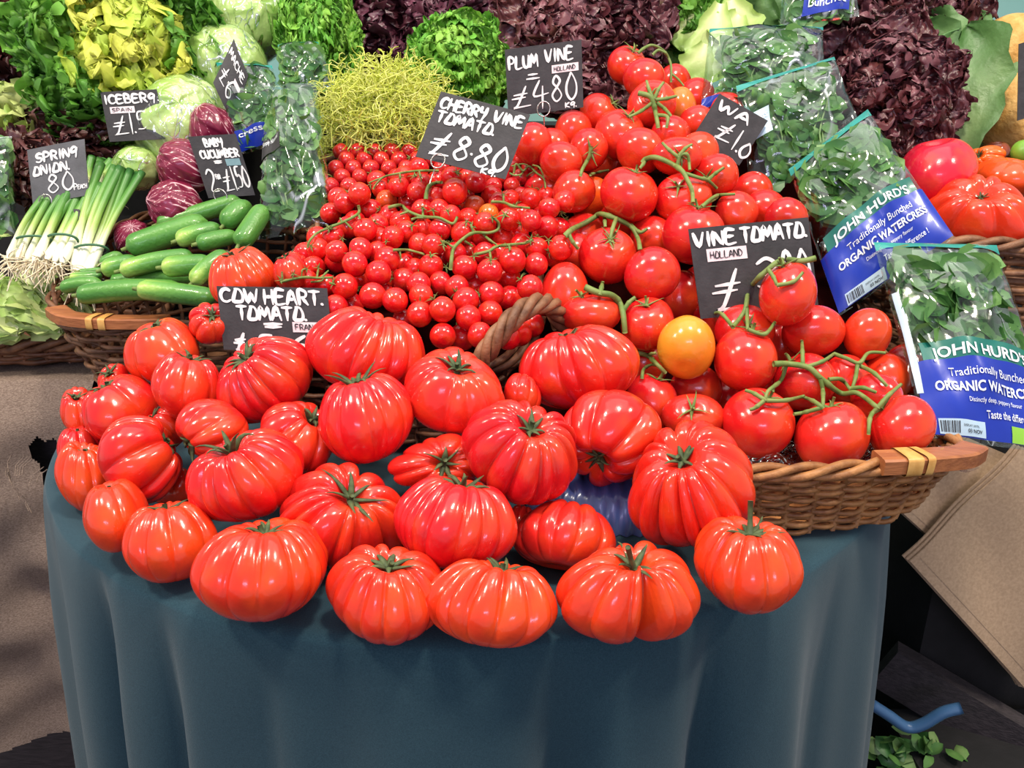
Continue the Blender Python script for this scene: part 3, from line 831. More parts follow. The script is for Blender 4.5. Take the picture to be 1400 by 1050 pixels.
VINE = [
    (0.1729, 1.3021, 0.0358, 0.0294, 0.0287, 0.3, 0.71, 0),
    (0.1913, 1.2499, 0.0166, 0.0304, 0.0288, None, None, 0),
    (0.1964, 1.1971, -0.0177, 0.0344, 0.033, -0.06, 0.44, 0),
    (0.249, 1.3228, 0.0102, 0.0272, 0.0297, None, None, 0),
    (0.2755, 1.2764, -0.0086, 0.0279, 0.0281, None, None, 0),
    (0.2444, 1.234, -0.0273, 0.0231, 0.0335, None, None, 1),
    (0.1277, 1.2454, -0.0306, 0.0285, 0.0283, 0.71, 0.54, 0),
    (0.0885, 1.2132, -0.0548, 0.0272, 0.03, None, None, 0),
    (0.0646, 1.0962, -0.0873, 0.0282, 0.0262, None, None, 0),
    (0.0276, 1.1288, -0.067, 0.0262, 0.0282, None, None, 0),
    (0.1493, 1.1681, -0.0576, 0.0352, 0.0349, 0.29, 0.69, 0),
    (0.1698, 1.1086, -0.0751, 0.0316, 0.0308, None, None, 0),
    (0.2106, 1.0669, -0.0786, 0.0321, 0.0243, 0.2, 0, 0),
    (0.2171, 1.1505, -0.0568, 0.0274, 0.0267, None, None, 0),
    (0.2592, 1.1825, -0.0456, 0.0269, 0.0277, None, None, 0),
    (0.2619, 1.0656, -0.1021, 0.0292, 0.0274, -0.38, -0.1, 0),
    (0.1038, 1.1303, -0.0747, 0.0262, 0.0287, 0.11, -0.03, 0),
    (0.1314, 1.2148, -0.0977, 0.0284, 0.0319, None, None, 3),
    (0.0535, 1.1757, -0.0777, 0.0276, 0.0296, None, None, 0),
    (0.2482, 1.1117, -0.0763, 0.027, 0.0266, None, None, 2),
    (0.1463, 1.0264, -0.1215, 0.0362, 0.0338, 0.25, 0.89, 0),
    (0.0473, 1.1337, -0.1253, 0.0326, 0.0264, None, None, 0),
    (0.0801, 1.0583, -0.1216, 0.0279, 0.0272, None, None, 0),
    (0.1072, 1.112, -0.1375, 0.029, 0.0295, None, None, 1),
    (0.2154, 1.0309, -0.1283, 0.036, 0.0332, -0.2, 0.49, 0),
    (0.2182, 0.9707, -0.1632, 0.0378, 0.0346, 0.09, 0.93, 0),
    (0.2837, 1.0292, -0.1445, 0.027, 0.0274, None, None, 0),
    (0.3251, 1.113, -0.1298, 0.0282, 0.0287, None, None, 0),
    (0.1135, 0.9546, -0.1849, 0.0347, 0.0336, 0.1, 0.56, 0),
    (0.1618, 0.9145, -0.1983, 0.0324, 0.0317, None, None, 0),
    (0.062, 0.9266, -0.2228, 0.0283, 0.0359, None, None, 0),
    (0.088, 0.8767, -0.236, 0.0344, 0.0229, -0.33, 0.93, 0),
    (0.1521, 0.8731, -0.246, 0.03, 0.0303, -0.11, 0.73, 0),
    (0.078, 1.0033, -0.1943, 0.029, 0.0287, None, None, 0),
    (0.0928, 1.055, -0.1774, 0.0296, 0.0292, None, None, 0),
    (0.1773, 1.0172, -0.1747, 0.0283, 0.0283, None, None, 0),
    (0.2116, 0.9796, -0.242, 0.0255, 0.0345, None, None, 3),
    (0.2421, 1.0298, -0.2476, 0.0262, 0.0364, None, None, 0),
    (0.1864, 0.8231, -0.2579, 0.0306, 0.0344, None, None, 1),
    (0.2496, 0.8178, -0.2702, 0.0331, 0.0344, 0.16, 0.95, 0),
    (0.2639, 0.8784, -0.2553, 0.0335, 0.0298, 0.1, 0.14, 0),
    (0.1501, 0.8061, -0.3135, 0.0279, 0.0299, 0.22, 0.84, 0),
    (0.1853, 0.7639, -0.314, 0.0322, 0.024, -0.05, 0.31, 0),
    (0.2054, 0.8437, -0.3141, 0.0297, 0.0283, None, None, 3),
    (0.2531, 0.8643, -0.3388, 0.0308, 0.0293, None, None, 3),
    (0.1538, 0.8904, -0.3014, 0.0285, 0.0311, None, None, 0),
    (0.2988, 0.8526, -0.2066, 0.03, 0.0347, -0.3, 0.84, 0),
    (0.3383, 0.8689, -0.2533, 0.0338, 0.0295, None, None, 0),
    (0.397, 0.865, -0.2556, 0.0255, 0.0294, None, None, 2),
    (0.3139, 0.8119, -0.293, 0.0324, 0.0314, -0.5, 0.6, 0),
    (0.3155, 0.7287, -0.3198, 0.0349, 0.0353, -0.19, 0.82, 0),
    (0.3811, 0.7244, -0.3093, 0.0296, 0.0328, -0.78, 0.54, 0),
    (0.247, 0.7466, -0.3132, 0.0359, 0.0352, 0.2, 0.67, 0),
    (0.3791, 0.7816, -0.3007, 0.0258, 0.0267, None, None, 0),
    (0.4209, 0.8517, -0.3039, 0.0264, 0.0292, None, None, 2),
    (0.3683, 0.8344, -0.2994, 0.0264, 0.0286, None, None, 0),
    (0.3173, 0.9175, -0.2829, 0.0255, 0.0335, None, None, 3),
    (0.2685, 0.968, -0.219, 0.0294, 0.0302, None, None, 3),
    (0.3171, 1.0019, -0.2033, 0.028, 0.029, None, None, 3),
    (0.2463, 0.9349, -0.2607, 0.0287, 0.0296, None, None, 3),
    (0.1453, 1.076, -0.1597, 0.0304, 0.0279, None, None, 0),
    (0.3993, 0.8773, -0.3513, 0.0288, 0.0313, None, None, 3),
    (0.4623, 0.8908, -0.306, 0.027, 0.0301, None, None, 0),
    (0.309, 0.8828, -0.335, 0.0283, 0.0321, None, None, 3),
    (0.3289, 1.0596, -0.1459, 0.028, 0.0276, None, None, 0),
    (0.3399, 1.0067, -0.1494, 0.0262, 0.0271, None, None, 3),
]
riser('hidden_heap_support', 0.03, 0.44, [(0.80, ZT + 0.008), (1.30, ZT + 0.350), (1.32, ZT + 0.350), (1.32, ZT + 0.008)], M['heap_dark'], None, parent=vine_basket)  # added hidden supports, not basket padding; coloured dark as shade in the gaps
riser('hidden_heap_support', -0.25, 0.01, [(0.90, ZT + 0.04), (0.90, ZT + 0.150), (1.175, ZT + 0.285), (1.18, ZT + 0.285), (1.18, ZT + 0.14)], M['heap_dark'], None, parent=cherry_basket)

SPH = []            # (centre, radius) of every placed fruit, for laying vines over them


def view_basis(p):
    w = nrm(np.asarray(p) - np.array([0, 0, CAMZ]))
    r = nrm(np.cross(w, [0, 0, 1.0]))
    return r, np.cross(r, w), w


def axis_from(sx, sy, h, away=False):
    """unit axis in (right, up, towards viewer) whose stem end shows at (sx, sy) of the outline"""
    a = np.array([sx, sy]) / h
    l = np.linalg.norm(a)
    if l > 0.985: a *= 0.985 / l
    z = sqrt(max(0.0, 1 - a.dot(a)))
    return np.array([a[0], a[1], -z if away else z])


def frame(ax):
    z = nrm(ax)
    x = nrm(np.cross([0.31, 0.2, 0.93] if abs(z[2]) < 0.9 else [1.0, 0.1, 0], z))
    return np.stack([x, np.cross(z, x), z], 1)      # columns


def calyx(mb, base, ax, r, n=6, L=0.8, up=0.35, stub=0.5, seed=0, w=0.1):
    """stub and curling sepals at a stem scar; r is the scale in metres"""
    rg = np.random.default_rng(seed)
    A = frame(ax)
    b0 = np.asarray(base) + A[:, 2] * (0.06 * r)
    side = A @ np.array([rg.uniform(-.4, .4), rg.uniform(-.4, .4), 1])
    mb.tube([b0, b0 + side * stub * r * 0.5, b0 + side * stub * r], [0.17 * r, 0.11 * r, 0.12 * r], 7)
    for k in range(n):
        a = 2 * pi * k / n + rg.uniform(-.3, .3)
        l = L * r * rg.uniform(0.7, 1.25)
        c = rg.uniform(-0.5, 1.0)
        d = A @ np.array([cos(a), sin(a), 0]); t = A @ np.array([-sin(a), cos(a), 0])
        P = []
        for s in np.linspace(0, 1, 7):
            P.append(b0 + d * (l * (s - 0.12 * s * s)) + A[:, 2] * (r * (0.10 + up * (sin(pi * s * 0.7) * 0.55 + c * s ** 2.2 * 0.6))) + t * (l * 0.25 * c * s * s))
        mb.tube(P, np.array([1.0, 1.25, 1.15, 0.9, 0.65, 0.4, 0.12]) * w * r, 5, flat=0.45)


RED = ['#da1c1e', '#da2420', '#dc2822', '#d21a22', '#de2e22']


def set_col(o, h):
    o.color = srgb(h)


# ------------------------------------------------------------------ cow heart tomatoes
def cow_mesh(i, rec):
    x, y, z, rx, ry, sx, sy, nr, dep = rec
    p = np.array([x, y, z + CAMZ])
    rg = np.random.default_rng(100 + i)
    NP, NT = 20 * nr if nr < 9 else 14 * nr, 46
    wd = rg.uniform(0.55, 1.45, nr); wd = wd / wd.sum() * 2 * pi
    edges = np.r_[0, np.cumsum(wd)]
    amp = rg.uniform(0.55, 1.25, nr)
    high = rg.uniform(-0.07, 0.07, nr)
    phi = np.linspace(0, 2 * pi, NP, endpoint=False)
    k = np.clip(np.searchsorted(edges, phi, side='right') - 1, 0, nr - 1)
    t = (phi - edges[k]) / wd[k] * 2 - 1
    rib = np.sqrt(np.clip(1 - 0.97 * np.abs(t) ** 2.0, 0, 1))             # 1 on the ridge, ~.17 in the crease
    wid = np.clip(wd[k] / (2 * pi / nr), 0.5, 1.5)
    plan = 1 + 0.07 * np.cos(2 * phi + rg.uniform(0, 6)) + 0.05 * np.cos(3 * phi + rg.uniform(0, 6))
    rt, up, w = view_basis(p)
    if sx is None:
        ax = axis_from(0.15, 0.72, 0.8, away=True)
    else:
        ax = axis_from(sx, sy, 0.80, away=(abs(sy) > 0.9 and i in (4,)))
    A = frame(ax)
    if i == 31:                                        # kidney shape: one deep cleft from the stem down
        l = A.T @ np.array([0.3, -1.0, 0.3])
        dphi = (phi - math.atan2(l[1], l[0]) + pi) % (2 * pi) - pi
        plan = plan * (1 - 0.55 * np.exp(-(np.abs(dphi) / 0.2) ** 1.5)) * (1 + 0.12 * np.cos(2 * dphi + pi))
    th = np.linspace(0.0, pi, NT)
    V = np.zeros((NT, NP, 3))
    H = 0.80
    for j, a in enumerate(th):
        r0 = abs(sin(a)) ** 0.86
        zc = cos(a)
        # shoulders broad, base a little narrower
        r0 *= 1 - 0.10 * max(0, -zc) ** 1.5 - 0.06 * max(0, zc) ** 2
        wgt = (0.38 + 0.62 * np.exp(-((a - 0.95) / 0.75) ** 2)) * np.clip((pi - a) / 0.55, 0, 1)
        depth = dep * 0.25 * wgt * (0.7 + 0.5 * wid)
        r = r0 * plan * (1 - depth * (1 - rib) + dep * high[k] * wgt)
        zz = H * zc - 0.30 * math.exp(-(r0 / 0.26) ** 2) * (zc > 0) + 0.10 * math.exp(-(r0 / 0.3) ** 2) * (zc < 0)
        zz = zz + dep * 0.15 * (rib - 0.4) * amp[k] * math.exp(-((a - 0.62) / 0.38) ** 2)
        V[j] = np.stack([r * np.cos(phi), r * np.sin(phi), np.broadcast_to(zz, phi.shape)], -1)
    W = V @ A.T                                        # now in right/up/towards-viewer axes
    ex = (W[..., 0].max() - W[..., 0].min()) / 2; ey = (W[..., 1].max() - W[..., 1].min()) / 2
    W = W - (W.reshape(-1, 3).max(0) + W.reshape(-1, 3).min(0)) / 2
    fx, fy = rx / ex, ry / ey
    S = np.array([fx, fy, sqrt(fx * fy) * 0.97])
    W = W * S
    Bs = np.stack([rt, up, -w], 0)
    Q = W @ Bs + p
    # never through the table top
    lo = Q[..., 2].min()
    if lo < ZT + 0.001:
        f = (p[2] - ZT - 0.001) / (p[2] - lo)
        Q[..., 2] = np.where(Q[..., 2] < p[2], p[2] + (Q[..., 2] - p[2]) * f, Q[..., 2])
    pole = Q[0].mean(0)
    axw = nrm((nrm(ax) * S) @ Bs)
    return p, Q, pole, axw


COW_LABELS = [
    'cow heart tomato standing alone against the baby cucumbers, left above its sign',
    'smooth two lobed cow heart tomato just below the cucumber basket grip',
    'ribbed cow heart tomato left of and below the cow heart sign, stem turned right',
    'big many ribbed cow heart tomato directly under the cow heart sign',
    'large sideways ribbed cow heart tomato with a brown scar, right of the cow heart sign',
    'upright smooth cow heart tomato with long curly sepals in the middle of the heap',
    'smooth cow heart tomato with dark sepals just below the twisted basket handle',
    'small cow heart tomato half hidden by the left edge of the cow heart sign',
    'glossy cow heart tomato at the upper left of the heap, next to the burlap',
    'small cow heart tomato peeping out behind the heap at the upper left',
    'small cow heart tomato at the far left against the burlap',
    'ribbed cow heart tomato wedged low at the far left edge of the heap',
    'deeply ribbed cow heart tomato lying on its side, stem pointing right',
    'ribbed cow heart tomato sunk in the left of the heap between two larger ones',
    'small dark stemmed cow heart tomato partly buried in the left of the heap',
    'cow heart tomato on the cloth edge at the far left of the table',
    'wide cow heart tomato with fourteen narrow ribs, left centre of the heap',
    'cow heart tomato in the shade left of the upright smooth one',
    'cow heart tomato with a cut stub sunk in the centre of the heap',
    'large finely ribbed cow heart tomato right of centre, stem with pale sepals',
    'very big broad cow heart tomato leaning against the vine tomato tray',
    'cow heart tomato with its stem end turned down towards the blue tray',
    'huge ribbed cow heart tomato in front of the vine tomato tray wall',
    'plain cow heart tomato on the cloth edge, second from the left',
    'pear shaped cow heart tomato on the cloth edge, third from the left',
    'very wide cow heart tomato with deep folds at the front left of the table',
    'cow heart tomato with fat radiating ribs and a tall sepal, front left second row',
    'pumpkin shaped cow heart tomato with fine ribs, centre of the second row',
    'pale shouldered cow heart tomato at the very front with a green crown',
    'orange tinged deeply ribbed cow heart tomato at the very front middle',
    'ribbed cow heart tomato without visible stem below the blue tray',
    'double lobed kidney shaped cow heart tomato at the front right',
    'orange streaked cow heart tomato at the right end of the front row, tall green stub',
    'sliver of a cow heart tomato behind the very big broad one',
    'small buried cow heart tomato glimpsed between the front rows',
    'cow heart tomato behind the sign beside the cherry tomato vines',
    'buried cow heart tomato in a dark gap at the left of the heap',
    'buried cow heart tomato in the gap left of the blue tray',
]
COWCOL = {28: '#e0301c', 29: '#e2391c', 31: '#e2381c', 32: '#de3a1c', 25: '#e0301a', 15: '#e2381c', 23: '#e2381c', 24: '#e2361c', 0: '#e0381e', 1: '#e2341e', 5: '#d41820', 20: '#d81e1e', 22: '#dc281c'}
for i, rec in enumerate(COW):
    p, Q, pole, axw = cow_mesh(i, rec)
    b = MB(); b.grid(Q, cv=True)
    o = b.build('cow_heart_tomato', M['tomato'], origin=p)
    tag(o, COW_LABELS[i], 'tomato', 'cow heart tomatoes heaped on the round table')
    set_col(o, COWCOL.get(i, RED[i % 4]))
    SPH.append((p, sqrt(rec[3] * rec[4])))
    if rec[5] is not None and i not in (4,):
        r = 0.019 if rec[3] > 0.03 else 0.013
        c = MB()
        sp = {5: (9, 1.5, 1.1, .5), 32: (9, 1.3, .5, 1.5), 26: (7, 1.7, .9, .6), 31: (6, 1.6, .7, 1.5), 16: (6, 1.3, 1.3, .7), 3: (8, 1.3, .8, .6), 28: (7, 1.2, .6, .5), 27: (8, 1.2, .9, .4), 6: (7, 1.2, .8, .6)}.get(i, (7, 1.1, 0.6, 0.55))
        calyx(c, pole, axw, r, n=sp[0], L=sp[1], up=sp[2], stub=sp[3], seed=i, w=.13)
        c.build('calyx', M['calyx'], o)


# ------------------------------------------------------------------ round vine tomatoes
def tomato_unit(NP=40, NT=26, H=0.86, lob=5, la=0.012, dimple=0.16, seed=0):
    rg = np.random.default_rng(seed)
    phi = np.linspace(0, 2 * pi, NP, endpoint=False)
    th = np.linspace(0, pi, NT)
    V = np.zeros((NT, NP, 3))
    pl = 1 + 0.015 * np.cos(2 * phi + rg.uniform(0, 6)) + 0.012 * np.cos(3 * phi + rg.uniform(0, 6))
    for j, a in enumerate(th):
        r0 = abs(sin(a)) ** 0.9
        r = r0 * pl * (1 + la * np.cos(lob * phi) * math.exp(-((a - 0.7) / 0.6) ** 2))
        zz = H * cos(a) - (dimple * math.exp(-(r0 / 0.28) ** 2) if a < pi / 2 else -0.04 * math.exp(-(r0 / 0.2) ** 2))
        V[j] = np.stack([r * np.cos(phi), r * np.sin(phi), np.full(NP, zz)], -1)
    return V


VCOL = ['#df2019', '#e2501e', '#e23a20', '#c01a20']  # last red is darkened, painted shade for fruit lying back in gaps
VSPEC = {38: '#e4962c', 5: '#dc7a30'}
VINE_LABELS = [
    'topmost plum vine tomato under the red lettuce',
    'second plum vine tomato from the top of the heap',
    'plum vine tomato carrying the thick star shaped green stem',
    'small vine tomato half hidden behind the topmost three',
    'vine tomato touching the upper watercress bag',
    'unripe orange vine tomato wedged near the top of the heap',
    'plum vine tomato right of the plum vine sign, lone curl of stem',
    'dark plum vine tomato in the shadow under the plum vine sign',
    'plump pointed vine tomato below the plum vine sign',
    'plum vine tomato beside the right edge of the cherry vine sign',
    'large creased vine tomato below the star shaped stem',
    'shiny vine tomato in the middle of the upper heap',
    'pale topped vine tomato with green sepals, middle of the upper heap',
    'small vine tomato behind the pale topped one',
    'vine tomato touching the blue label by the half hidden sign',
    'vine tomato with sharp sepals beside the half hidden dark sign',
    'small vine tomato wearing a four pointed green star',
    'dull red vine tomato sunk beside the four pointed star',
    'vine tomato behind the pointed one below the plum sign',
    'orange red vine tomato next to the foot of the half hidden sign',
    'very round large vine tomato in the centre of the slope',
    'vine tomato beside the cherry tomatoes below a tangle of dry stems',
    'vine tomato left of the very round large one',
    'orange vine tomato with a hairline crack left of the very round large one',
    'vine tomato right of the very round large one under a dangling stem',
    'big vine tomato tucked behind the left corner of the vine tomato sign',
    'vine tomato just above the vine tomato sign',
    'vine tomato under the torn blue film above the vine tomato sign',
    'vine tomato with a spidery green calyx left of the vine tomato sign',
    'plain orange red vine tomato left of the vine tomato sign',
    'tall smooth vine tomato beside the twisted basket handle',
    'flat vine tomato behind the very big broad cow heart tomato',
    'dented vine tomato under a dark calyx left of the unripe one',
    'vine tomato glimpsed behind the tall smooth one',
    'vine tomato under the branching stem beside the cherry tomatoes',
    'vine tomato in the gap behind the spidery calyx',
    'shaded vine tomato left of the foot of the vine tomato sign',
    'shaded vine tomato at the lower left corner of the vine tomato sign',
    'half ripe yellow orange vine tomato at the front of the slope',
    'large orange red vine tomato right of the half ripe one',
    'vine tomato with trailing stem behind the large orange red one',
    'vine tomato below a loop of green stem beside a cow heart tomato',
    'flat vine tomato behind the huge ribbed cow heart tomato',
    'dark vine tomato under the half ripe one',
    'dark small vine tomato at the lower right of the half ripe one',
    'vine tomato tucked behind the broad cow heart tomato and under the half ripe one',
    'vine tomato covering the right end of the vine tomato sign',
    'vine tomato under the right corner of the vine tomato sign',
    'orange vine tomato touching the front watercress bag',
    'vine tomato under the big branching stem at the front right',
    'front vine tomato at the tray rim with a five armed calyx, middle of three',
    'front vine tomato at the tray rim, rightmost of three',
    'front vine tomato at the tray rim, leftmost of three',
    'vine tomato behind the rightmost rim tomato',
    'vine tomato beside the side seam of the front watercress bag',
    'small vine tomato under the big branching stem',
    'dark vine tomato in the gap below the vine tomato sign',
    'dark vine tomato hidden behind the vine tomato sign',
    'dark vine tomato deep behind the sign at its top right',
    'dark vine tomato between the sign and the half ripe tomato',
    'vine tomato under the very round large one',
    'dark vine tomato low between the rim tomatoes',
    'vine tomato squeezed against the front watercress bag',
    'dark vine tomato in the hollow left of the big branching stem',
    'vine tomato peeping over the top edge of the vine tomato sign, below the watercress',
    'dark vine tomato behind the upper right corner of the vine tomato sign',
]
UNITS = [tomato_unit(seed=s, H=h, lob=l, dimple=d) for s, h, l, d in ((1, .86, 5, .15), (2, .92, 4, .12), (3, .82, 6, .2))]
for i, (x, y, z, rx, ry, sx, sy, c) in enumerate(VINE):
    p = np.array([x, y, z + CAMZ])
    rt, up, w = view_basis(p)
    rg = np.random.default_rng(500 + i)
    if sx is None:
        ax = nrm([rg.uniform(-.6, .6), rg.uniform(-.2, .9), -0.9])
    else:
        ax = axis_from(sx, sy, 0.84, away=(sy > 0.93 and i not in (39,)))
    V = UNITS[i % 3] @ frame(ax).T
    mx, mn = V.reshape(-1, 3).max(0), V.reshape(-1, 3).min(0)
    V = V - (mx + mn) / 2
    e = (mx - mn) / 2
    S = np.array([rx / e[0], ry / e[1], sqrt(rx * ry / e[0] / e[1])])
    Bs = np.stack([rt, up, -w], 0)
    Q = (V * S) @ Bs + p
    b = MB(); b.grid(Q, cv=True)
    o = b.build('vine_tomato', M['tomato'], origin=p)
    tag(o, VINE_LABELS[i], 'tomato', 'vine tomatoes heaped in the wicker tray')
    set_col(o, VSPEC[i] if i in VSPEC else VCOL[c] if c else RED[(i * 7) % 4])
    SPH.append((p, sqrt(rx * ry)))
    if sx is not None:
        cm = MB()
        calyx(cm, Q[0].mean(0), nrm((nrm(ax) * S) @ Bs), 0.013 if rx > 0.024 else 0.009, n=5, L=1.5, up=0.45, stub=0.9, seed=i, w=0.11)
        cm.build('calyx', M['stem'], o)


# ------------------------------------------------------------------ cherry tomatoes
def obj_from(V, name, m, closed=True):
    b = MB(); b.grid(V, cv=True)
    return b.build(name, m, origin=(0, 0, 0))


CU = [tomato_unit(28, 18, H=h, lob=4, la=0.004, dimple=0.08, seed=9 + k) for k, h in enumerate((0.96, 1.02, 0.92))]
protos = []
for k in range(3):
    o = obj_from(CU[k], 'cherry_tomato', M['cherry'])
    c = MB(); calyx(c, CU[k][0].mean(0), (0, 0, 1), 0.42, n=5, L=1.7, up=0.7, stub=0.9, seed=40 + k, w=0.15)
    cc = c.build('calyx', M['stem'], o)
    protos.append((o, cc))
CH_SPECIAL = {
    62: 'orange cherry tomato at the right end of the heap, beside the plum vine tomatoes',
    54: 'dull brownish cherry tomato under the cherry vine sign',
    15: 'dull orange cherry tomato under the upper left vine',
}
CHERRY_LABEL = 'glossy red cherry tomato heaped in the basket behind the cow heart tomatoes'
fill = []


def covered(px, py):
    for (X, Y, r) in PIX:
        if (px - X) ** 2 + (py - Y) ** 2 < (r * 0.8) ** 2: return True
    return False


def to_px(p):
    q = np.asarray(p) - np.array([0, 0, CAMZ])
    f_ = q[1] * cos(TH) - q[2] * sin(TH); u_ = q[1] * sin(TH) + q[2] * cos(TH)
    return 700 + F * q[0] / f_, 525 - F * u_ / f_, f_


PIX = []
for (p, r) in SPH: X, Y, f_ = to_px(p); PIX.append((X, Y, r * F / f_))
allc = [(np.array([x, y, z + CAMZ]), r) for x, y, z, r in CH]
for (p, r) in allc: X, Y, f_ = to_px(p); PIX.append((X, Y, r * F / f_))
hid = []
for iy in range(17):
    for ix in range(14):
        x = -0.245 + ix * 0.0245 + (iy % 2) * 0.012; y = 0.875 + iy * 0.02
        p = np.array([x, y, ZT + 0.17 + 0.5 * (y - 0.85) - 0.0235])
        X, Y, f_ = to_px(p)
        if x > 0.04 - 0.1 * max(0, y - 1.05) or covered(X, Y): continue
        r = 0.0118
        if any(np.linalg.norm(p - q) < (r + rr_) * .86 for q, rr_ in allc + SPH + hid): continue
        hid.append((p, r))
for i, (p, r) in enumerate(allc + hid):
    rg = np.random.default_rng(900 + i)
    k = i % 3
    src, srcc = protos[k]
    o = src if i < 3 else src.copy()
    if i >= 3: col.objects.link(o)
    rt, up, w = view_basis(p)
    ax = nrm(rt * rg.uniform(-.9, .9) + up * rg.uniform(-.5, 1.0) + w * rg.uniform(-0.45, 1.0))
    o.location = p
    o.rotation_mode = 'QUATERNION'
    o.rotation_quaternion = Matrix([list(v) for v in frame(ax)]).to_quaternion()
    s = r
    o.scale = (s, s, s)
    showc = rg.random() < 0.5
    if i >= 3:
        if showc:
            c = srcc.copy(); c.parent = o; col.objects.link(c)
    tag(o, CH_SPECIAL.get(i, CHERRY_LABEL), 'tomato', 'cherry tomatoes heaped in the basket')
    set_col(o, {62: '#e8661c', 54: '#b8401f', 15: '#cc4a22'}.get(i, ['#d9161c', '#d41420', '#dc1e1c', '#d0121e'][rg.integers(4)] if i < len(allc) else '#b81420'))  # lower layer gets a darker red, gap shade put into its colour
    if i < len(allc): SPH.append((p, r))

# second layer of vine tomatoes glimpsed in the gaps
hidv = []
vs = SPH[:]
for iy in range(10):
    for ix in range(7):
        x = 0.06 + ix * 0.062 + (iy % 2) * 0.03; y = 0.80 + iy * 0.054
        p = np.array([x, y, ZT + 0.085 + 0.7 * (y - 0.74) - 0.052])
        if x > 0.42: continue
        X, Y, f_ = to_px(p)
        r = 0.027
        if covered(X, Y) or sum((X - a) ** 2 + (Y - b_) ** 2 < 75 ** 2 for a, b_, _ in PIX) < 4 or (X > 1010 and Y < 440): continue
        if any(np.linalg.norm(p - q) < (r + rr_) * 0.9 for q, rr_ in vs + hidv): continue
        hidv.append((p, r))
b0 = None
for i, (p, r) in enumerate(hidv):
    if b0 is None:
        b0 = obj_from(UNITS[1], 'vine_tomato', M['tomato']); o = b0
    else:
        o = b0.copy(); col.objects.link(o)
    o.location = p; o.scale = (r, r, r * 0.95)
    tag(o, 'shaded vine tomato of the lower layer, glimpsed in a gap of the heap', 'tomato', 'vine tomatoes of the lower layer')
    set_col(o, '#b81820')  # darker than the top layer: shade of the gaps as colour


# ------------------------------------------------------------------ green vines lying over the fruit
SPC = np.array([s[0] for s in SPH]); SPR = np.array([s[1] for s in SPH])


def front_y(px, py, lift=0.004):
    """depth y of the fruit surface under a pixel (nearest hit), or None"""
    d = nrm(ray(px, py)); o = np.array([0, 0, CAMZ])
    oc = SPC - o
    tca = oc @ d
    d2 = (oc ** 2).sum(1) - tca ** 2
    R = SPR + lift
    ok = d2 < R ** 2
    if not ok.any(): return None
    t = tca[ok] - np.sqrt(R[ok] ** 2 - d2[ok])
    return float(d[1] * t.min())


def drape(px, lift=0.004, smooth=3):
    pts, L = smooth_path([(x, y, 0) for x, y in px], max(10, int(len(px) * 7)), closed=False)
    ys = [front_y(x, y, lift) for x, y, _ in pts]
    good = [(i, v) for i, v in enumerate(ys) if v is not None]
    if not good: ys = [0.95] * len(pts)
    else:
        gi = np.array([g[0] for g in good]); gv = np.array([g[1] for g in good])
        # bridge over hollows: running minimum then smoothing
        ys = np.interp(np.arange(len(pts)), gi, gv)
        m = np.array([ys[max(0, i - 2):i + 3].min() for i in range(len(ys))])
        for _ in range(smooth): m = np.convolve(np.r_[m[0], m, m[-1]], [.25, .5, .25], 'valid')
        ys = np.minimum(m, ys + 0.004)
        ys = np.convolve(np.r_[ys[0], ys, ys[-1]], [.25, .5, .25], 'valid')
    return np.array([at(p[0], p[1], yy) for p, yy in zip(pts, ys)])


def Z(ox, oy, s, *polys):
    return [[(ox + x / s, oy + y / s) for x, y in p] for p in polys]


def vine(name, label, polys, r, group, tips=()):
    b = MB()
    for k, pl in enumerate(polys):
        P = drape(pl, r + 0.0012)
        n = len(P)
        rr = r * (1.0 if k == 0 else 0.72) * np.linspace(1.1, 0.8, n)
        knob = 1 + 0.25 * np.exp(-((np.arange(n) - n * 0.5) / 1.3) ** 2)
        b.tube(P, rr * knob, 7)
    for (tx, ty) in tips:
        y = front_y(tx, ty, r + 0.001) or 0.95
        p = at(tx, ty, y)
        calyx(b, p, nrm(np.array([0, 0, CAMZ]) - p), r * 4.2, n=5, L=1.0, up=0.3, stub=0.25, seed=int(tx), w=0.12)
    o = b.build(name, M['stem'])
    return tag(o, label, 'vine stem', group)


GV = 'vine stems lying on the tomatoes'
a4 = lambda *p: Z(700, 0, 4, *p)
vine('tomato_vine', 'thin looping green stem at the top of the plum vine tomatoes', a4([(690, 290), (725, 262), (770, 248), (830, 280), (868, 350), (870, 450)], [(868, 400), (905, 430), (940, 470)], [(770, 300), (800, 275), (840, 290)]), 0.0022, GV)
vine('tomato_vine', 'thick star shaped green stem on a plum vine tomato', a4([(690, 510), (750, 525), (772, 560), (790, 640), (800, 700)], [(770, 560), (710, 605), (640, 640)], [(800, 630), (850, 640), (845, 700)], [(772, 545), (750, 490), (735, 440)], [(780, 540), (800, 490), (830, 450)], [(785, 545), (840, 540), (900, 525)], [(790, 560), (840, 600), (870, 635)]), 0.0034, GV)
vine('tomato_vine', 'short green stem hanging from the four pointed star', a4([(430, 800), (425, 850), (385, 925), (375, 965)], [(430, 955), (480, 940), (530, 930)]), 0.0026, GV)
vine('tomato_vine', 'long knobbly green stem across the middle of the upper heap', a4([(715, 890), (735, 868), (790, 862), (870, 895), (930, 935), (960, 985), (985, 1045), (990, 1110)], [(735, 875), (700, 920)], [(905, 905), (920, 850), (960, 850), (972, 930)], [(950, 950), (1030, 975), (1070, 985), (1120, 1030)], [(1070, 985), (1110, 950), (1160, 915)], [(910, 860), (860, 820), (820, 780)], [(915, 850), (950, 810), (985, 790)]), 0.0032, GV)
b4 = lambda *p: Z(700, 230, 4, *p)
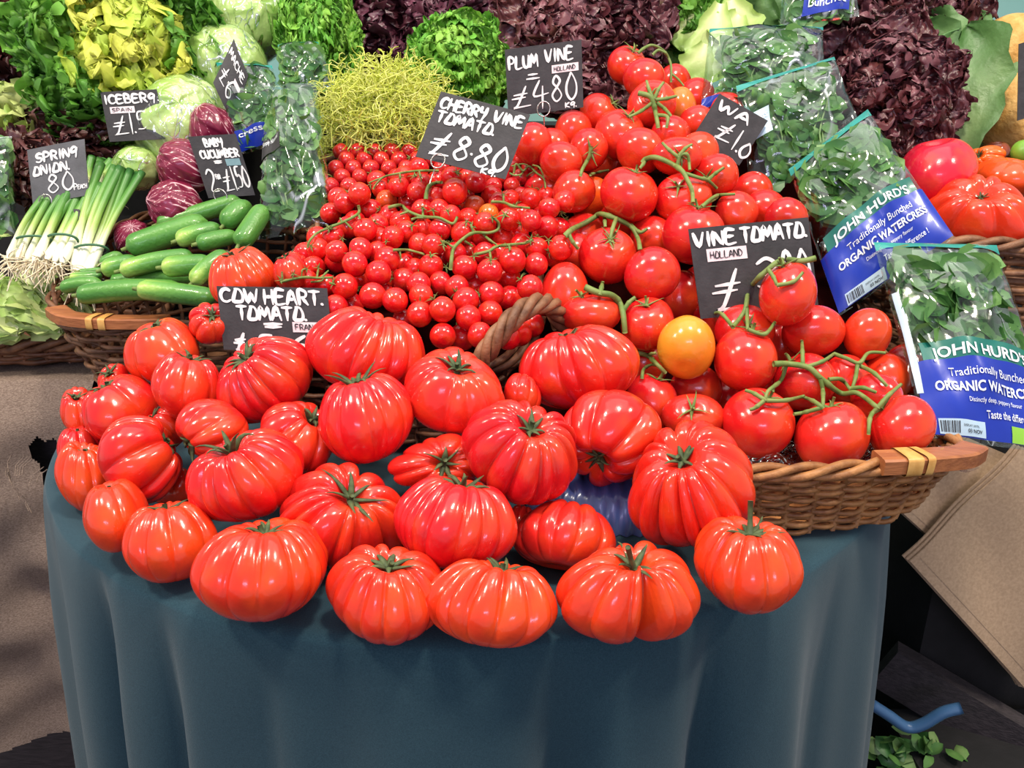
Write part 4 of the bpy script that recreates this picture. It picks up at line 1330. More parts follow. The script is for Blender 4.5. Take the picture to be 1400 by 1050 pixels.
vine('tomato_vine', 'branching green stem arching over the spidery calyx', b4([(290, 370), (330, 335), (400, 300), (450, 270), (490, 250), (600, 290), (660, 330), (690, 390), (700, 445)], [(505, 255), (510, 320)], [(570, 275), (550, 330), (535, 395)], [(310, 360), (330, 400), (360, 440)], [(650, 310), (700, 350), (740, 330)]), 0.0033, GV, tips=[(834, 329)])
vine('tomato_vine', 'thick forked green stem left of the half ripe tomato', b4([(400, 650), (470, 680), (545, 695), (590, 740), (608, 800), (618, 900)], [(608, 780), (640, 735), (675, 705)], [(480, 690), (490, 650), (497, 620)]), 0.0036, GV)
vine('tomato_vine', 'small green stem under the torn blue film', b4([(1040, 210), (1085, 170), (1130, 148), (1220, 142)], [(1045, 200), (1110, 170), (1130, 150)]), 0.0022, GV)
c4 = lambda *p: Z(700, 400, 4, *p)
vine('tomato_vine', 'looped green stem left of the half ripe tomato, low down', c4([(668, 325), (740, 345), (795, 395), (840, 440)], [(710, 470), (720, 420), (760, 395), (800, 400)], [(740, 340), (790, 330)]), 0.0026, GV)
vine('tomato_vine', 'green stem hanging down over the right end of the vine tomato sign', [[(1115, 353), (1095, 357), (1070, 355), (1048, 370), (1025, 395), (1018, 425), (1002, 447)], [(1021, 420), (1022, 450)], [(1050, 368), (1058, 380), (1062, 390)], [(1062, 390), (1085, 385), (1098, 372)], [(1002, 447), (985, 428), (972, 431)], [(1022, 450), (1045, 457), (1060, 440)]], 0.003, GV)
d4 = lambda *p: Z(1050, 450, 4, *p)
vine('tomato_vine', 'large branching green stem over the front vine tomatoes', d4([(30, 190), (110, 190), (220, 210), (290, 270), (400, 350), (490, 350), (600, 430)], [(100, 195), (70, 280), (0, 340), (-15, 390)], [(285, 265), (300, 340), (300, 430)], [(215, 205), (300, 175), (360, 135)], [(360, 135), (430, 160), (500, 185), (550, 130), (640, 130)], [(490, 190), (480, 260), (460, 325)], [(330, 275), (400, 275), (450, 330)], [(450, 325), (520, 320), (590, 345)], [(500, 200), (580, 240), (650, 310)], [(190, 195), (188, 120), (185, 60)], [(290, 430), (200, 455), (140, 465)], [(300, 430), (250, 395), (190, 370)], [(600, 430), (650, 370), (730, 300)], [(600, 430), (560, 480), (550, 575)], [(-12, 390), (90, 390), (200, 365)], [(-20, 390), (-70, 430), (-100, 440)], [(-15, 390), (-80, 350), (-125, 335)]), 0.003, GV)
q = 6.364
za = lambda *p: Z(380, 210, q, *p)
zb = lambda *p: Z(580, 210, q, *p)
zc_ = lambda *p: Z(380, 340, q, *p)
CV = 'cherry tomato vines in the basket'
vine('cherry_vine', 'thin green cherry vine along the top of the heap under the cherry sign', za([(1400, 150), (1230, 150), (1100, 165), (930, 200), (860, 260), (830, 310)], [(1060, 170), (1065, 215)], [(930, 200), (790, 255)], [(1230, 150), (1240, 205)]), 0.0016, CV, tips=[(547, 243), (575, 242), (506, 252)])
vine('cherry_vine', 'thin green cherry vine at the upper left beside the salad bag', za([(700, 450), (700, 520), (580, 590), (430, 650), (330, 700), (270, 770), (260, 820)], [(700, 520), (715, 570)], [(560, 600), (540, 560)], [(580, 590), (640, 650)]), 0.0018, CV, tips=[(449, 312), (468, 326), (425, 336)])
vine('cherry_vine', 'cherry vine crossing the middle of the heap from the left', za([(960, 470), (1070, 450), (1130, 500), (1260, 550), (1400, 560), (1520, 610), (1560, 550)], [(1160, 575), (1210, 560), (1270, 560)], [(1130, 505), (1060, 530)], [(1260, 550), (1265, 480)]), 0.0021, CV, tips=[(578, 284), (592, 287), (563, 308), (612, 288)])
vine('cherry_vine', 'short cherry vine in the hollow at the centre of the heap', za([(1000, 840), (1130, 840), (1270, 875)], [(1060, 845), (1070, 920)]), 0.0016, CV, tips=[(528, 330)])
vine('cherry_vine', 'zigzag cherry vine right of the centre of the heap', zb([(230, 1010), (240, 900), (260, 820), (340, 740), (430, 690), (560, 690), (640, 660), (645, 600), (600, 560)], [(510, 700), (560, 745), (630, 795)], [(260, 820), (180, 770), (140, 760)], [(430, 690), (400, 600)], [(350, 760), (420, 805)]), 0.0021, CV, tips=[(606, 334), (610, 365), (638, 303), (673, 297)])
vine('cherry_vine', 'cherry vine with many calyxes at the lower right of the heap', zb([(440, 880), (560, 850), (630, 810), (780, 790), (880, 780), (950, 745)], [(570, 850), (580, 920)], [(740, 795), (745, 840)]), 0.0019, CV, tips=[(671, 355), (696, 338), (725, 328), (750, 328), (648, 350)])
vine('cherry_vine', 'cherry vine under the right corner of the cherry sign', zb([(580, 420), (690, 425), (780, 460), (920, 475)], [(690, 425), (690, 350)]), 0.0018, CV, tips=[(688, 266)])
vine('cherry_vine', 'stout cut end of a cherry vine below the ring of the cherry sign', zb([(15, 395), (20, 350), (40, 285), (100, 255), (150, 250)]), 0.0026, CV)
vine('cherry_vine', 'cherry vine trailing to the left above the cow heart sign', zc_([(20, 290), (100, 270), (220, 250), (360, 255), (480, 250)], [(200, 250), (210, 190), (240, 175)], [(340, 250), (350, 170)], [(380, 250), (440, 190)], [(290, 290), (380, 280), (400, 250)], [(40, 290), (35, 200)]), 0.0016, CV, tips=[(401, 374), (419, 368), (435, 366), (384, 383)])
vine('cherry_vine', 'tangle of dry brown green stems between cherry and plum tomatoes', zb([(780, 170), (800, 90), (860, 150), (910, 110), (980, 170), (1040, 215), (1055, 300)], [(830, 200), (900, 110)], [(760, 110), (850, 90), (900, 100)], [(940, 100), (1000, 120), (1040, 200)], [(860, 240), (900, 190), (960, 150)], [(740, 170), (790, 190), (850, 180)]), 0.0015, CV)


# ------------------------------------------------------------------ price cards with brush lettering
def arc(cx, cy, rx, ry, a0, a1, n=10):
    return [(cx + rx * cos(radians(a0 + (a1 - a0) * i / n)), cy + ry * sin(radians(a0 + (a1 - a0) * i / n))) for i in range(n + 1)]


TRI = [(0.4, .98), (0.04, 0.12), (0.45, 0.0), (.92, 0.08), (1.0, .5), (.75, .92), (0.3, 1.0)]
GL = {
    'A': [[(0, 0), (.5, 1), (1, 0)], [(.15, .35), (.85, .38)]],
    'B': [[(.08, 0), (.05, 1), (.6, .95), (.72, .75), (.6, .55), (.1, .5), (.75, .45), (.9, .25), (.75, .03), (.08, 0)]],
    'C': [[(.95, .88), (.6, 1), (.2, .85), (.03, .5), (.2, .1), (.6, 0), (.95, .12)]],
    'D': [[(.08, 0), (.05, 1), (.6, .9), (.95, .5), (.6, .08), (.08, 0)]],
    'E': [[(.9, 1), (.1, 1), (.05, 0), (.95, .02)], [(.08, .52), (.75, .55)]],
    'F': [[(.9, 1), (.1, 1), (.05, 0)], [(.08, .52), (.75, .55)]],
    'G': [[(.9, .85), (.5, 1), (.1, .7), (.25, .42), (.85, .6), (.9, .95), (.85, .4), (.75, -.15)]],
    'H': [[(.08, 1), (.05, 0)], [(.9, 1), (.92, 0)], [(.06, .5), (.92, .52)]],
    'I': [[(.5, 1), (.5, 0)]],
    'K': [[(.08, 1), (.05, 0)], [(.9, 1), (.08, .45), (.95, 0)]],
    'L': [[(.08, 1), (.05, 0), (.95, .02)]],
    'M': [[(0, 0), (.15, 1), (.5, .3), (.85, 1), (1, 0)]],
    'N': [[(.03, 0), (.08, 1), (.9, 0), (.95, 1)]],
    'O': [TRI],
    'P': [[(.1, 0), (.08, 1), (.7, .95), (.9, .72), (.7, .5), (.1, .45)]],
    'R': [[(.1, 0), (.08, 1), (.7, .95), (.88, .75), (.7, .52), (.1, .48)], [(.4, .48), (.95, 0)]],
    'S': [[(.92, .9), (.5, 1), (.12, .8), (.3, .55), (.75, .45), (.9, .2), (.5, 0), (.05, .1)]],
    'T': [[(0, 1), (1, 1)], [(.5, 1), (.48, 0)]],
    'U': [[(.05, 1), (.08, .3), (.4, 0), (.8, .15), (.92, 1)], [(.92, 1), (.95, 0)]],
    'V': [[(0, 1), (.45, 0), (.95, 1)]],
    'W': [[(0, 1), (.22, 0), (.5, .7), (.75, 0), (1, 1)]],
    'Y': [[(.05, 1), (.15, .55), (.75, .55)], [(.9, 1), (.85, .4), (.6, -.2)]],
    '0': [[(.5, 1), (.12, .6), (.1, .25), (.45, 0), (.85, .2), (.88, .6), (.5, 1), (.35, .9)]],
    '1': [[(.5, 1), (.5, 0)]],
    '2': [[(.1, .8), (.45, 1), (.8, .85), (.75, .55), (.2, .05), (.95, .02)]],
    '3': [[(.1, .85), (.5, 1), (.85, .8), (.6, .55), (.35, .5), (.8, .4), (.85, .15), (.45, 0), (.05, .12)]],
    '4': [[(.45, 1), (.05, .4), (1, .45)], [(.65, .75), (.6, -.15)]],
    '5': [[(.85, 1), (.25, .95), (.2, .55), (.65, .6), (.9, .35), (.65, .05), (.1, .02)]],
    '6': [[(.75, 1), (.3, .65), (.1, .25), (.4, 0), (.8, .2), (.6, .45), (.2, .35)]],
    '8': [[(.55, .55), (.2, .75), (.45, 1), (.8, .8), (.5, .55), (.1, .25), (.45, 0), (.9, .22), (.55, .55)]],
    '#': [[(.8, 1), (.35, .1), (.12, .0), (1, .05)], [(.2, .62), (.85, .66)], [(.1, .44), (.75, .48)]],
    '.': [[(.1, .02), (.14, .04)]], '=': [[(.05, .7), (.95, .74)], [(.1, .25), (.9, .29)]], '-': [[(.1, .5), (.9, .5)]],
}


def strokes(text, x, y, w, h, slant=0.0, rise=0.0):
    """polylines for a word filling the box (x, y bottom-left, w, h), card units, y up"""
    adv = {'I': .45, '1': .45, '.': .35, ' ': .5, 'M': 1.2, 'W': 1.25, '#': 1.1}
    tot = sum(adv.get(c, 1.0) for c in text) + 0.22 * (len(text) - 1)
    k = w / tot
    out = []; cx = 0
    for n_, c in enumerate(text):
        a = adv.get(c, 1.0)
        for pl in GL.get(c, []):
            j = 0.04 * sin(n_ * 2.7)
            out.append([(x + (cx + px * a) * k + slant * h * py, y + (py * (1 + j)) * h + rise * (cx / tot)) for px, py in pl])
        cx += a + 0.22
    return out


def ribbon(b, f, pl, th, lift, mi, aspect):
    """flat brush stroke following a polyline in card units (x right, y up), mapped by f"""
    p = np.array(pl, float)
    q, _ = smooth_path(np.c_[p, np.zeros(len(p))], max(4, len(p) * 5), closed=False) if len(p) > 2 else (np.c_[np.linspace(p[0], p[-1], 3), np.zeros(3)], 0)
    q = q[:, :2].copy()
    q[:, 0] *= aspect
    d = np.gradient(q, axis=0); d /= np.linalg.norm(d, axis=1)[:, None] + 1e-9
    q[0] -= d[0] * th * .3; q[-1] += d[-1] * th * .3
    nn = np.c_[-d[:, 1], d[:, 0]]
    n = len(q)
    wv = th / 2 * (0.85 + 0.25 * np.sin(np.linspace(0, 5, n)))
    wv[0] *= .6; wv[-1] *= .6
    A = q + nn * wv[:, None]; C = q - nn * wv[:, None]
    P = np.stack([[f(u[0] / aspect, u[1], lift) for u in A], [f(u[0] / aspect, u[1], lift) for u in C]])
    b.grid(P, mi=mi)


def card(label, TL, TR, BL, yy, words, th=0.07, cardmat='card', bend=0.02, sticker=None, ring=None, clip=0.04, name='price_card', twist=0.0):
    P0, P1, P2 = at(*TL, yy[0]), at(*TR, yy[1]), at(*BL, yy[2])
    u, v = P1 - P0, P2 - P0
    n = nrm(np.cross(u, v))
    if n.dot(np.array([0, 0, CAMZ]) - P0) < 0: n = -n
    W_, H_ = np.linalg.norm(u), np.linalg.norm(v)
    asp = W_ / H_

    def f(x, y, lift=0.0):
        k = bend * W_ * (1 - (2 * x - 1) ** 2) + twist * W_ * (2 * x - 1) * (2 * y - 1)
        return P0 + u * x + v * (1 - y) + n * (k + lift)
    t = thing(name, tuple(P2 * 0.5 + (P1 + v) * 0.5), label, 'price card', 'black price cards on the stall')
    b = MB()
    G = 12
    xs = np.linspace(0, 1, G)
    fr = np.array([[f(x, y, 0) for y in xs] for x in xs])
    bk = np.array([[f(x, y, -0.0012) for y in xs] for x in xs])
    b.grid(fr); b.grid(bk, flip=True)
    per = [(i, 0) for i in range(G)] + [(G - 1, i) for i in range(1, G)] + [(i, G - 1) for i in range(G - 2, -1, -1)] + [(0, i) for i in range(G - 2, 0, -1)]
    b.grid(np.stack([[fr[i] for i in per], [bk[i] for i in per]]), cv=True)
    b.build('card', M[cardmat], t)
    if words:
        b = MB()
        for w in words:
            txt, x, y, w_, h_ = w[:5]
            k = w[5] if len(w) > 5 else 1.0
            sl = w[6] if len(w) > 6 else 0.0
            for pl in strokes(txt, x, y, w_, h_, slant=sl):
                ribbon(b, f, pl, th * k, 0.0009, 0, asp)
        b.build('lettering', M['chalk'], t)
    if sticker:
        (x, y, w_, h_, txt, sm) = sticker
        b = MB()
        b.grid(np.array([[f(x + w_ * a, y + h_ * c, 0.0007) for c in np.linspace(0, 1, 3)] for a in np.linspace(0, 1, 5)]))
        s_ = b.build('origin_sticker', M[sm], t)
        if txt:
            b = MB()
            for pl in strokes(txt, x + w_ * .08, y + h_ * .25, w_ * .8, h_ * .52): ribbon(b, f, pl, th * 0.28, 0.0013, 0, asp)
            b.build('sticker_lettering', M['ink'], s_)
    if ring:
        (rx, ry, rad, tail) = ring
        c = f(rx, ry, 0.004); uu, vv = nrm(u), nrm(v)
        b = MB()
        a = np.linspace(0, 2 * pi * 1.1, 26)
        b.tube(c + np.outer(np.cos(a), uu) * rad + np.outer(np.sin(a), vv) * rad * 1.1 + np.outer(a, n) * 0.0005, 0.0009, 6)
        b.tube([c + vv * rad * 1.1, c + vv * (rad + tail * .5) + n * 0.001, c + vv * (rad + tail) - n * 0.004], 0.0009, 6)
        b.build('wire_holder', M['wire'], t)
    return t


card('black card chalked cow heart tomato with a France sticker', (296, 391), (447, 394), (306, 478), (0.855, 0.855, 0.838),
     [('COW', .03, .76, .34, .20), ('HEART.', .43, .74, .54, .21), ('TOMATO.', .17, .49, .64, .20), ('=', .40, .35, .17, .10), ('#', .1, -.0, .13, .26), ('5', .33, .0, .15, .24), ('6', .63, .0, .17, .24)],
     th=.058, bend=.03, sticker=(.66, .30, .30, .16, 'FRANCE', 'sticker'))
card('black card chalked vine tomato with a Holland sticker', (941, 313), (1105, 297), (958, 436), (0.915, 0.922, 0.895),
     [('VINE', .03, .80, .34, .14), ('TOMATO.', .42, .80, .56, .15), ('#', .10, .08, .30, .43, .95), ('3', .50, .26, .20, .34, .95), ('.', .70, .22, .06, .2), ('8', .72, .26, .10, .40, .95), ('0', .84, .24, .13, .42, .95)],
     th=.044, bend=.02, sticker=(.12, .62, .33, .14, 'HOLLAND', 'sticker'))
card('tilted black card chalked cherry vine tomato on a wire ring', (603, 125), (725, 157), (568, 214), (1.045, 1.045, 1.015),
     [('CHERRY', .05, .77, .50, .15), ('VINE', .64, .77, .32, .15), ('TOMATO.', .06, .57, .66, .15), ('#', .08, .10, .24, .34), ('8', .36, .10, .17, .34), ('.', .55, .22, .06, .2), ('8', .60, .08, .17, .33), ('0', .80, .08, .16, .36), ('KG.', .72, -.0, .18, .08, .7)],
     th=.046, bend=.01, ring=(.25, .0, .008, .02))
card('black card chalked plum vine with a Holland sticker', (690, 68), (795, 54), (695, 160), (1.205, 1.205, 1.20),
     [('PLUM', .04, .70, .38, .17), ('VINE', .52, .74, .36, .17), ('-', .28, .56, .14, .05, .8), ('-', .25, .50, .2, .05, .8), ('#', .04, .12, .26, .30, .8), ('4', .34, .12, .20, .36, .8), ('8', .58, .14, .15, .38, .8), ('0', .77, .14, .16, .40, .8), ('KG.', .76, .03, .16, .07, .6)],
     th=.043, bend=.015, sticker=(.60, .56, .35, .12, 'HOLLAND', 'sticker'), ring=(.47, .05, .009, .03))
card('black card half hidden behind a watercress bag', (984, 128), (1050, 165), (945, 190), (1.125, 1.12, 1.115),
     [('WA', .10, .74, .62, .17), ('#', .28, .26, .32, .36, .8), ('1', .66, .2, .12, .40, .8), ('.', .8, .2, .06, .2), ('0', .85, .15, .2, .3, .8)], th=.06, bend=.0)
card('black card chalked iceberg with a Spain sticker', (137, 126), (214, 122), (150, 194), (1.225, 1.225, 1.215),
     [('ICEBERG', .05, .76, .90, .16), ('#', .10, .14, .28, .36, .75), ('1', .38, .14, .14, .42, .8), ('.', .50, .16, .06, .2), ('5', .55, .22, .2, .36, .7)],
     th=.05, bend=.01, sticker=(.12, .56, .44, .13, 'SPAIN', 'sticker'))
card('grey card chalked spring onion on a wire ring', (37, 205), (115, 190), (45, 281), (1.155, 1.155, 1.145),
     [('SPRING', .15, .74, .72, .15), ('ONION.', .08, .52, .66, .15), ('80', .30, .16, .48, .32, .7), ('P', .76, .14, .06, .10, .5), ('EACH', .83, .14, .15, .07, .4)],
     th=.05, cardmat='card_grey', bend=.02, ring=(.28, .0, .010, .012))
card('black card chalked baby cucumber above the cucumbers', (257, 187), (322, 183), (285, 271), (1.175, 1.18, 1.165),
     [('BABY', .30, .82, .38, .12, .7), ('CUCUMBER', .14, .64, .80, .12, .7), ('=', .38, .54, .16, .06, .7), ('2', .10, .10, .2, .36, .6), ('FOR', .31, .3, .1, .07, .4), ('#', .42, .10, .2, .34, .6), ('1', .62, .10, .10, .38, .6), ('.', .7, .12, .05, .2, .6), ('5', .73, .14, .11, .34, .6), ('0', .86, .14, .13, .34, .6)],
     th=.05, bend=.03, sticker=(.62, .50, .30, .11, None, 'sticker_blue'), ring=(.3, .02, .009, .028))
card('curled black card standing on its corner above the radicchio', (318, 52), (341, 104), (293, 114), (1.245, 1.235, 1.235),
     [('MACHE', .08, .74, .84, .14, .6), ('#', .08, .22, .30, .34, .6), ('6', .45, .18, .3, .4, .6)], th=.06, bend=.06, twist=.08, sticker=(.62, .52, .3, .1, None, 'sticker'))
card('dark card edge at the right border beside the melon', (1393, 60), (1420, 52), (1391, 165), (1.33, 1.33, 1.32), [], bend=.0)
# narrow black strip among the spring onions
b = MB()
st, _ = smooth_path([at(104, 286, 1.13), at(109, 305, 1.122), at(112, 330, 1.118), at(110, 352, 1.113), at(104, 374, 1.105)], 16, closed=False)
w_ = np.interp(np.linspace(0, 1, 16), [0, .3, 1], [.004, .0055, .003])
b.grid(np.stack([st - np.array([1, 0, 0]) * w_[:, None], st + np.array([1, 0, 0]) * w_[:, None]]))
b.grid(np.stack([st - np.array([1, 0, 0]) * w_[:, None] + [0, .0012, 0], st + np.array([1, 0, 0]) * w_[:, None] + [0, .0012, 0]]), flip=True)
tag(b.build('card_strip', M['card']), 'narrow curving black strip stuck between the spring onion bunches', 'card strip')


# ------------------------------------------------------------------ printed lettering
def text_mesh(txt, bold=0.0):
    c = bpy.data.curves.new('text', 'FONT')
    c.body = txt; c.size = 1.0; c.resolution_u = 3; c.offset = bold
    o = bpy.data.objects.new('text', c)
    me = bpy.data.meshes.new_from_object(o)
    V = np.array([v.co[:] for v in me.vertices])
    Fc = [tuple(p.vertices) for p in me.polygons]
    bpy.data.objects.remove(o); bpy.data.meshes.remove(me); bpy.data.curves.remove(c)
    V[:, 0] -= V[:, 0].min()
    V[:, 0] /= V[:, 0].max()
    return V, Fc


def put_text(b, f, txt, x, y, w, h, bold=0.0, lift=0.0016, arch=0.0, mi=0):
    """x,y: left baseline in label units; h cap height"""
    V, Fc = text_mesh(txt, bold)
    hh = V[:, 1] / 0.70 * h
    xx = V[:, 0]
    P = [f(x + a * w, y + c + arch * 4 * a * (1 - a), lift) for a, c in zip(xx, hh)]
    b.add(P, Fc, mi)


# ------------------------------------------------------------------ bags of salad
def leaf_disc(b, c, n, r, rg, mi=0, t0=0.2, t1=1.0):
    A = frame(n)
    k = 9
    a = np.linspace(0, 2 * pi, k, endpoint=False)
    cup = rg.uniform(-.35, .35)
    rr = r * (1 + 0.1 * np.cos(2 * a) + .08 * np.cos(5 * a + rg.uniform(0, 6)))
    ringo = c + (A @ np.stack([rr * np.cos(a), rr * np.sin(a) * .85, np.full(k, cup * r)])).T
    ringi = c + (A @ np.stack([.55 * rr * np.cos(a), .5 * rr * np.sin(a), np.full(k, cup * r * .25)])).T
    tt = rg.uniform(t0, t1)
    b.add(np.vstack([[c], ringi, ringo]), [(0, 1 + i, 1 + (i + 1) % k) for i in range(k)] + [(1 + i, 1 + k + i, 1 + k + (i + 1) % k, 1 + (i + 1) % k) for i in range(k)], mi,
          np.r_[tt * .7, np.full(k, tt * .9), np.full(k, tt)])


def bag(label, corners, ys, bulge=0.03, lab=None, seal=True, nleaf=200, leafr=0.013, vr=(.12, .95), seed=0, strip=False, clabel='', film='film', contents='watercress_bunch', leafmat='cress', stems=True, crumple=0.004, badge=None):
    TL, TR, BR, BL = [at(*c, y) for c, y in zip(corners, ys)]
    rg = np.random.default_rng(seed)
    n = nrm(np.cross(TR - TL, BL - TL))
    if n.dot(np.array([0, 0, CAMZ]) - TL) < 0: n = -n
    ph = rg.uniform(0, 6, 8)

    def S(u, v, side=1, lift=0.0, smooth=False):
        base = (TL * (1 - u) + TR * u) * (1 - v) + (BL * (1 - u) + BR * u) * v
        prof = (max(0.0, 1 - (2 * u - 1) ** 2)) ** .5 * (max(0.0, sin(pi * min(1, v ** .8)))) ** .6
        k = bulge * prof * (1 if side > 0 else .55)
        if not smooth:
            k += crumple * prof * (sin(9 * u + 5 * v + ph[0]) + sin(17 * u - 11 * v + ph[1]) * .7 + abs(sin(6 * u + 13 * v + ph[2])) * .8 - abs(sin(11 * u - 7 * v + ph[3])) * .7)
        return base + n * (side * k + lift)
    t = thing('salad_bag', tuple((BL + BR) / 2), label, 'bag', 'clear bags of watercress')
    b = MB()
    NU, NV = 34, 44
    us, vs_ = np.linspace(0, 1, NU), np.linspace(0, 1, NV)
    b.grid(np.array([[S(u, v) for v in vs_] for u in us]))
    b.grid(np.array([[S(u, v, -1) for v in vs_] for u in us]), flip=True)
    b.build('film', M[film], t)
    if seal:
        b = MB()
        b.grid(np.array([[S(u, v, 1, 0.0012) for v in (0, .02, .05)] for u in np.linspace(0, 1, 16)]))
        b.build('top_seal', M['teal_seal'], t)
    if strip:
        b = MB()
        b.grid(np.array([[S(u, v, 1, 0.0015) for v in np.linspace(.30, .80, 14)] for u in (0.008, .025, .045)]))
        b.build('care_strip', M['label_pale'], t)
    if lab:
        x0, x1, v0, v1, gv = lab       # label area on the bag and height of the teal band
        tops = lambda u: v0 + 0.05 * (abs(2 * (u - x0) / (x1 - x0) - 1)) ** 2
        f = lambda x, y, lift: S(x0 + (x1 - x0) * x, v1 - (v1 - v0) * y, 1, lift)
        b = MB()
        xs = np.linspace(0, 1, 26)
        arch = lambda x: 1.0 - 0.05 * (2 * x - 1) ** 2
        b.grid(np.array([[f(x, y * (arch(x) - gv), 0.0010) for y in np.linspace(0, 1, 14)] for x in xs]))
        lb_ = b.build('printed_label', M['label_blue'], t)
        b = MB()
        b.grid(np.array([[f(x, arch(x) - gv + gv * y, 0.0011) for y in np.linspace(0, 1, 5)] for x in np.linspace(.06, .94, 22)]))
        b.build('teal_band', M['label_green'], lb_)
        b = MB()
        put_text(b, f, "JOHN HURD'S", .13, 1 - gv * .84 - .05, .74, gv * .55, .022, 0.0022, .045)
        put_text(b, f, 'Traditionally Bunched', .22, .60, .60, .085, .0, 0.0022, .01)
        put_text(b, f, 'ORGANIC WATERCRESS', .10, .44, .82, .095, .025, 0.0022, .01)
        put_text(b, f, 'Distinctly deep, peppery flavour', .32, .345, .42, .045, 0, 0.0022)
        put_text(b, f, 'Taste the difference !', .44, .20, .40, .075, .008, 0.0022)
        b.build('label_lettering', M['label_white'], lb_)
        b = MB()
        b.grid(np.array([[f(.08 + .34 * x, .01 + .15 * y, 0.0018) for y in np.linspace(0, 1, 4)] for x in np.linspace(0, 1, 8)]))
        bs = b.build('barcode_panel', M['label_pale'], lb_)
        b = MB()
        x = .09
        while x < .22:
            w_ = rg.choice([.003, .005, .008]); b.grid(np.array([[f(x, .03, .0024), f(x, .14, .0024)], [f(x + w_, .03, .0024), f(x + w_, .14, .0024)]])); x += w_ + rg.choice([.004, .007])
        put_text(b, f, 'DISPLAY UNTIL', .25, .095, .12, .022, 0, .0024); put_text(b, f, '03 NOV', .28, .04, .11, .035, .01, .0024)
        b.build('barcode', M['ink'], bs)
        b = MB(); b.grid(np.array([[f(.62 + .12 * x, .0 + .15 * y, .0018) for y in (0, .5, 1)] for x in (0, .5, 1)])); b.build('lime_panel', M['label_lime'], lb_)
    if badge:
        mt, x0, x1, v0, v1, txt = badge
        f = lambda x, y, lift: S(x0 + (x1 - x0) * x, v1 - (v1 - v0) * y, 1, lift)
        b = MB(); b.grid(np.array([[f(x, y, .0012) for y in np.linspace(0, 1, 5)] for x in np.linspace(0, 1, 9)])); bd = b.build('printed_badge', M[mt], t)
        if txt:
            b = MB()
            for i, s in enumerate(txt): put_text(b, f, s, .1, .62 - i * .4, .8, .28, .01, .0022)
            b.build('badge_lettering', M['label_white'], bd)
    # the bunch inside
    b = MB()
    for i in range(int(nleaf * 1.7)):
        u, v = rg.uniform(.16, .84), rg.uniform(*vr)
        k = rg.uniform(-.7, .62)
        c = S(u, v, 1, 0, True); d = S(u, v, -1, 0, True)
        p = (c + d) / 2 + (c - d) / 2 * k
        leaf_disc(b, p, nrm(n + rg.normal(0, .42, 3)), leafr * 1.05 * rg.uniform(.5, 1.3), rg, t0=.15 + .2 * (k + .7), t1=.6 + .4 * rg.random())
    if stems:
        for i in range(26):
            u = rg.uniform(.2, .8); v = rg.uniform(vr[0], vr[1] - .2)
            P = []
            for s in np.linspace(0, 1, 5):
                uu = min(.9, max(.1, u + (0.5 - u) * s * .5 + .03 * sin(5 * s + i))); vv = v + (vr[1] - v) * s * .9
                c = S(uu, vv, 1, 0, True); d = S(uu, vv, -1, 0, True)
                P.append((c + d) / 2 + (c - d) / 2 * (.4 * sin(i)))
            b.tube(P, .0013, 4, tint=.12)
    o = b.build(contents, M[leafmat])
    tag(o, clabel, 'watercress', 'bunches of watercress inside the bags', kind=None)
    return t


bag('front watercress bag with big blue label lying across the tray corner', [(1194, 332), (1362, 336), (1452, 622), (1266, 598)], (0.93, 0.93, 0.775, 0.765), 0.028, (.02, .98, .55, .985, .20), True, 230, .017, (.10, .55), 3, True,
    'bunched watercress inside the front bag at the right')
bag('tilted watercress bag with blue label right of the vine tomato sign', [(1078, 232), (1186, 150), (1305, 325), (1148, 432)], (1.08, 1.10, 0.985, 0.965), 0.026, (.0, 1.0, .52, .985, .20), True, 190, .017, (.10, .46), 4, False,
    'bunched watercress inside the tilted bag right of the vine tomato sign')
bag('watercress bag with teal seam behind the half hidden card', [(1006, 118), (1140, 78), (1178, 175), (1030, 285)], (1.17, 1.19, 1.13, 1.11), 0.024, None, True, 170, .012, (.12, .92), 5, False,
    'watercress bunch in the bag behind the half hidden card', badge=('label_pale', .02, .22, .28, .5, ['cress']))
bag('watercress bag standing highest beside the green butterhead lettuce', [(970, 40), (1125, 38), (1128, 128), (958, 148)], (1.29, 1.29, 1.22, 1.22), 0.03, None, True, 180, .014, (.10, .95), 6, False,
    'watercress bunch in the highest bag by the butterhead lettuce', badge=('label_blue', .0, .14, .9, 1.0, None))
bag('watercress bag with blue print at the top edge', [(1072, -45), (1165, -50), (1175, 22), (1066, 40)], (1.40, 1.40, 1.33, 1.33), 0.028, None, False, 110, .013, (.2, .95), 7, False,
    'watercress bunch in the bag at the top edge', badge=('label_blue', .25, .85, .55, .92, ['Traditionally', 'Bunched']))
bag('clear salad bag with a black badge standing right of the baby cucumbers', [(366, 118), (432, 112), (458, 312), (352, 328)], (1.20, 1.20, 1.07, 1.07), 0.03, None, False, 260, .011, (.05, .9), 8, False,
    'salad leaves inside the bag right of the baby cucumbers', badge=('card', .02, .42, .42, .52, ['Simply Natural']))
bag('clear salad bag with teal seam behind the curled card', [(296, 86), (372, 90), (400, 190), (322, 215)], (1.27, 1.27, 1.21, 1.21), 0.026, None, True, 150, .013, (.08, .9), 9, False,
    'salad leaves inside the bag behind the curled card', badge=('label_blue', .1, .66, .78, .98, ['cress']))
bag('clear salad bag leaning at the back before the bright frilled lettuce', [(380, 62), (435, 58), (462, 118), (386, 150)], (1.34, 1.34, 1.29, 1.28), 0.024, None, True, 110, .013, (.2, .95), 10, False,
    'salad leaves inside the bag before the bright frilled lettuce')
bag('clear salad bag cut off by the left edge of the picture', [(-60, 190), (16, 186), (24, 322), (-60, 330)], (1.20, 1.20, 1.15, 1.15), 0.03, None, False, 150, .014, (.05, .95), 11, False,
    'salad leaves inside the bag at the left edge')


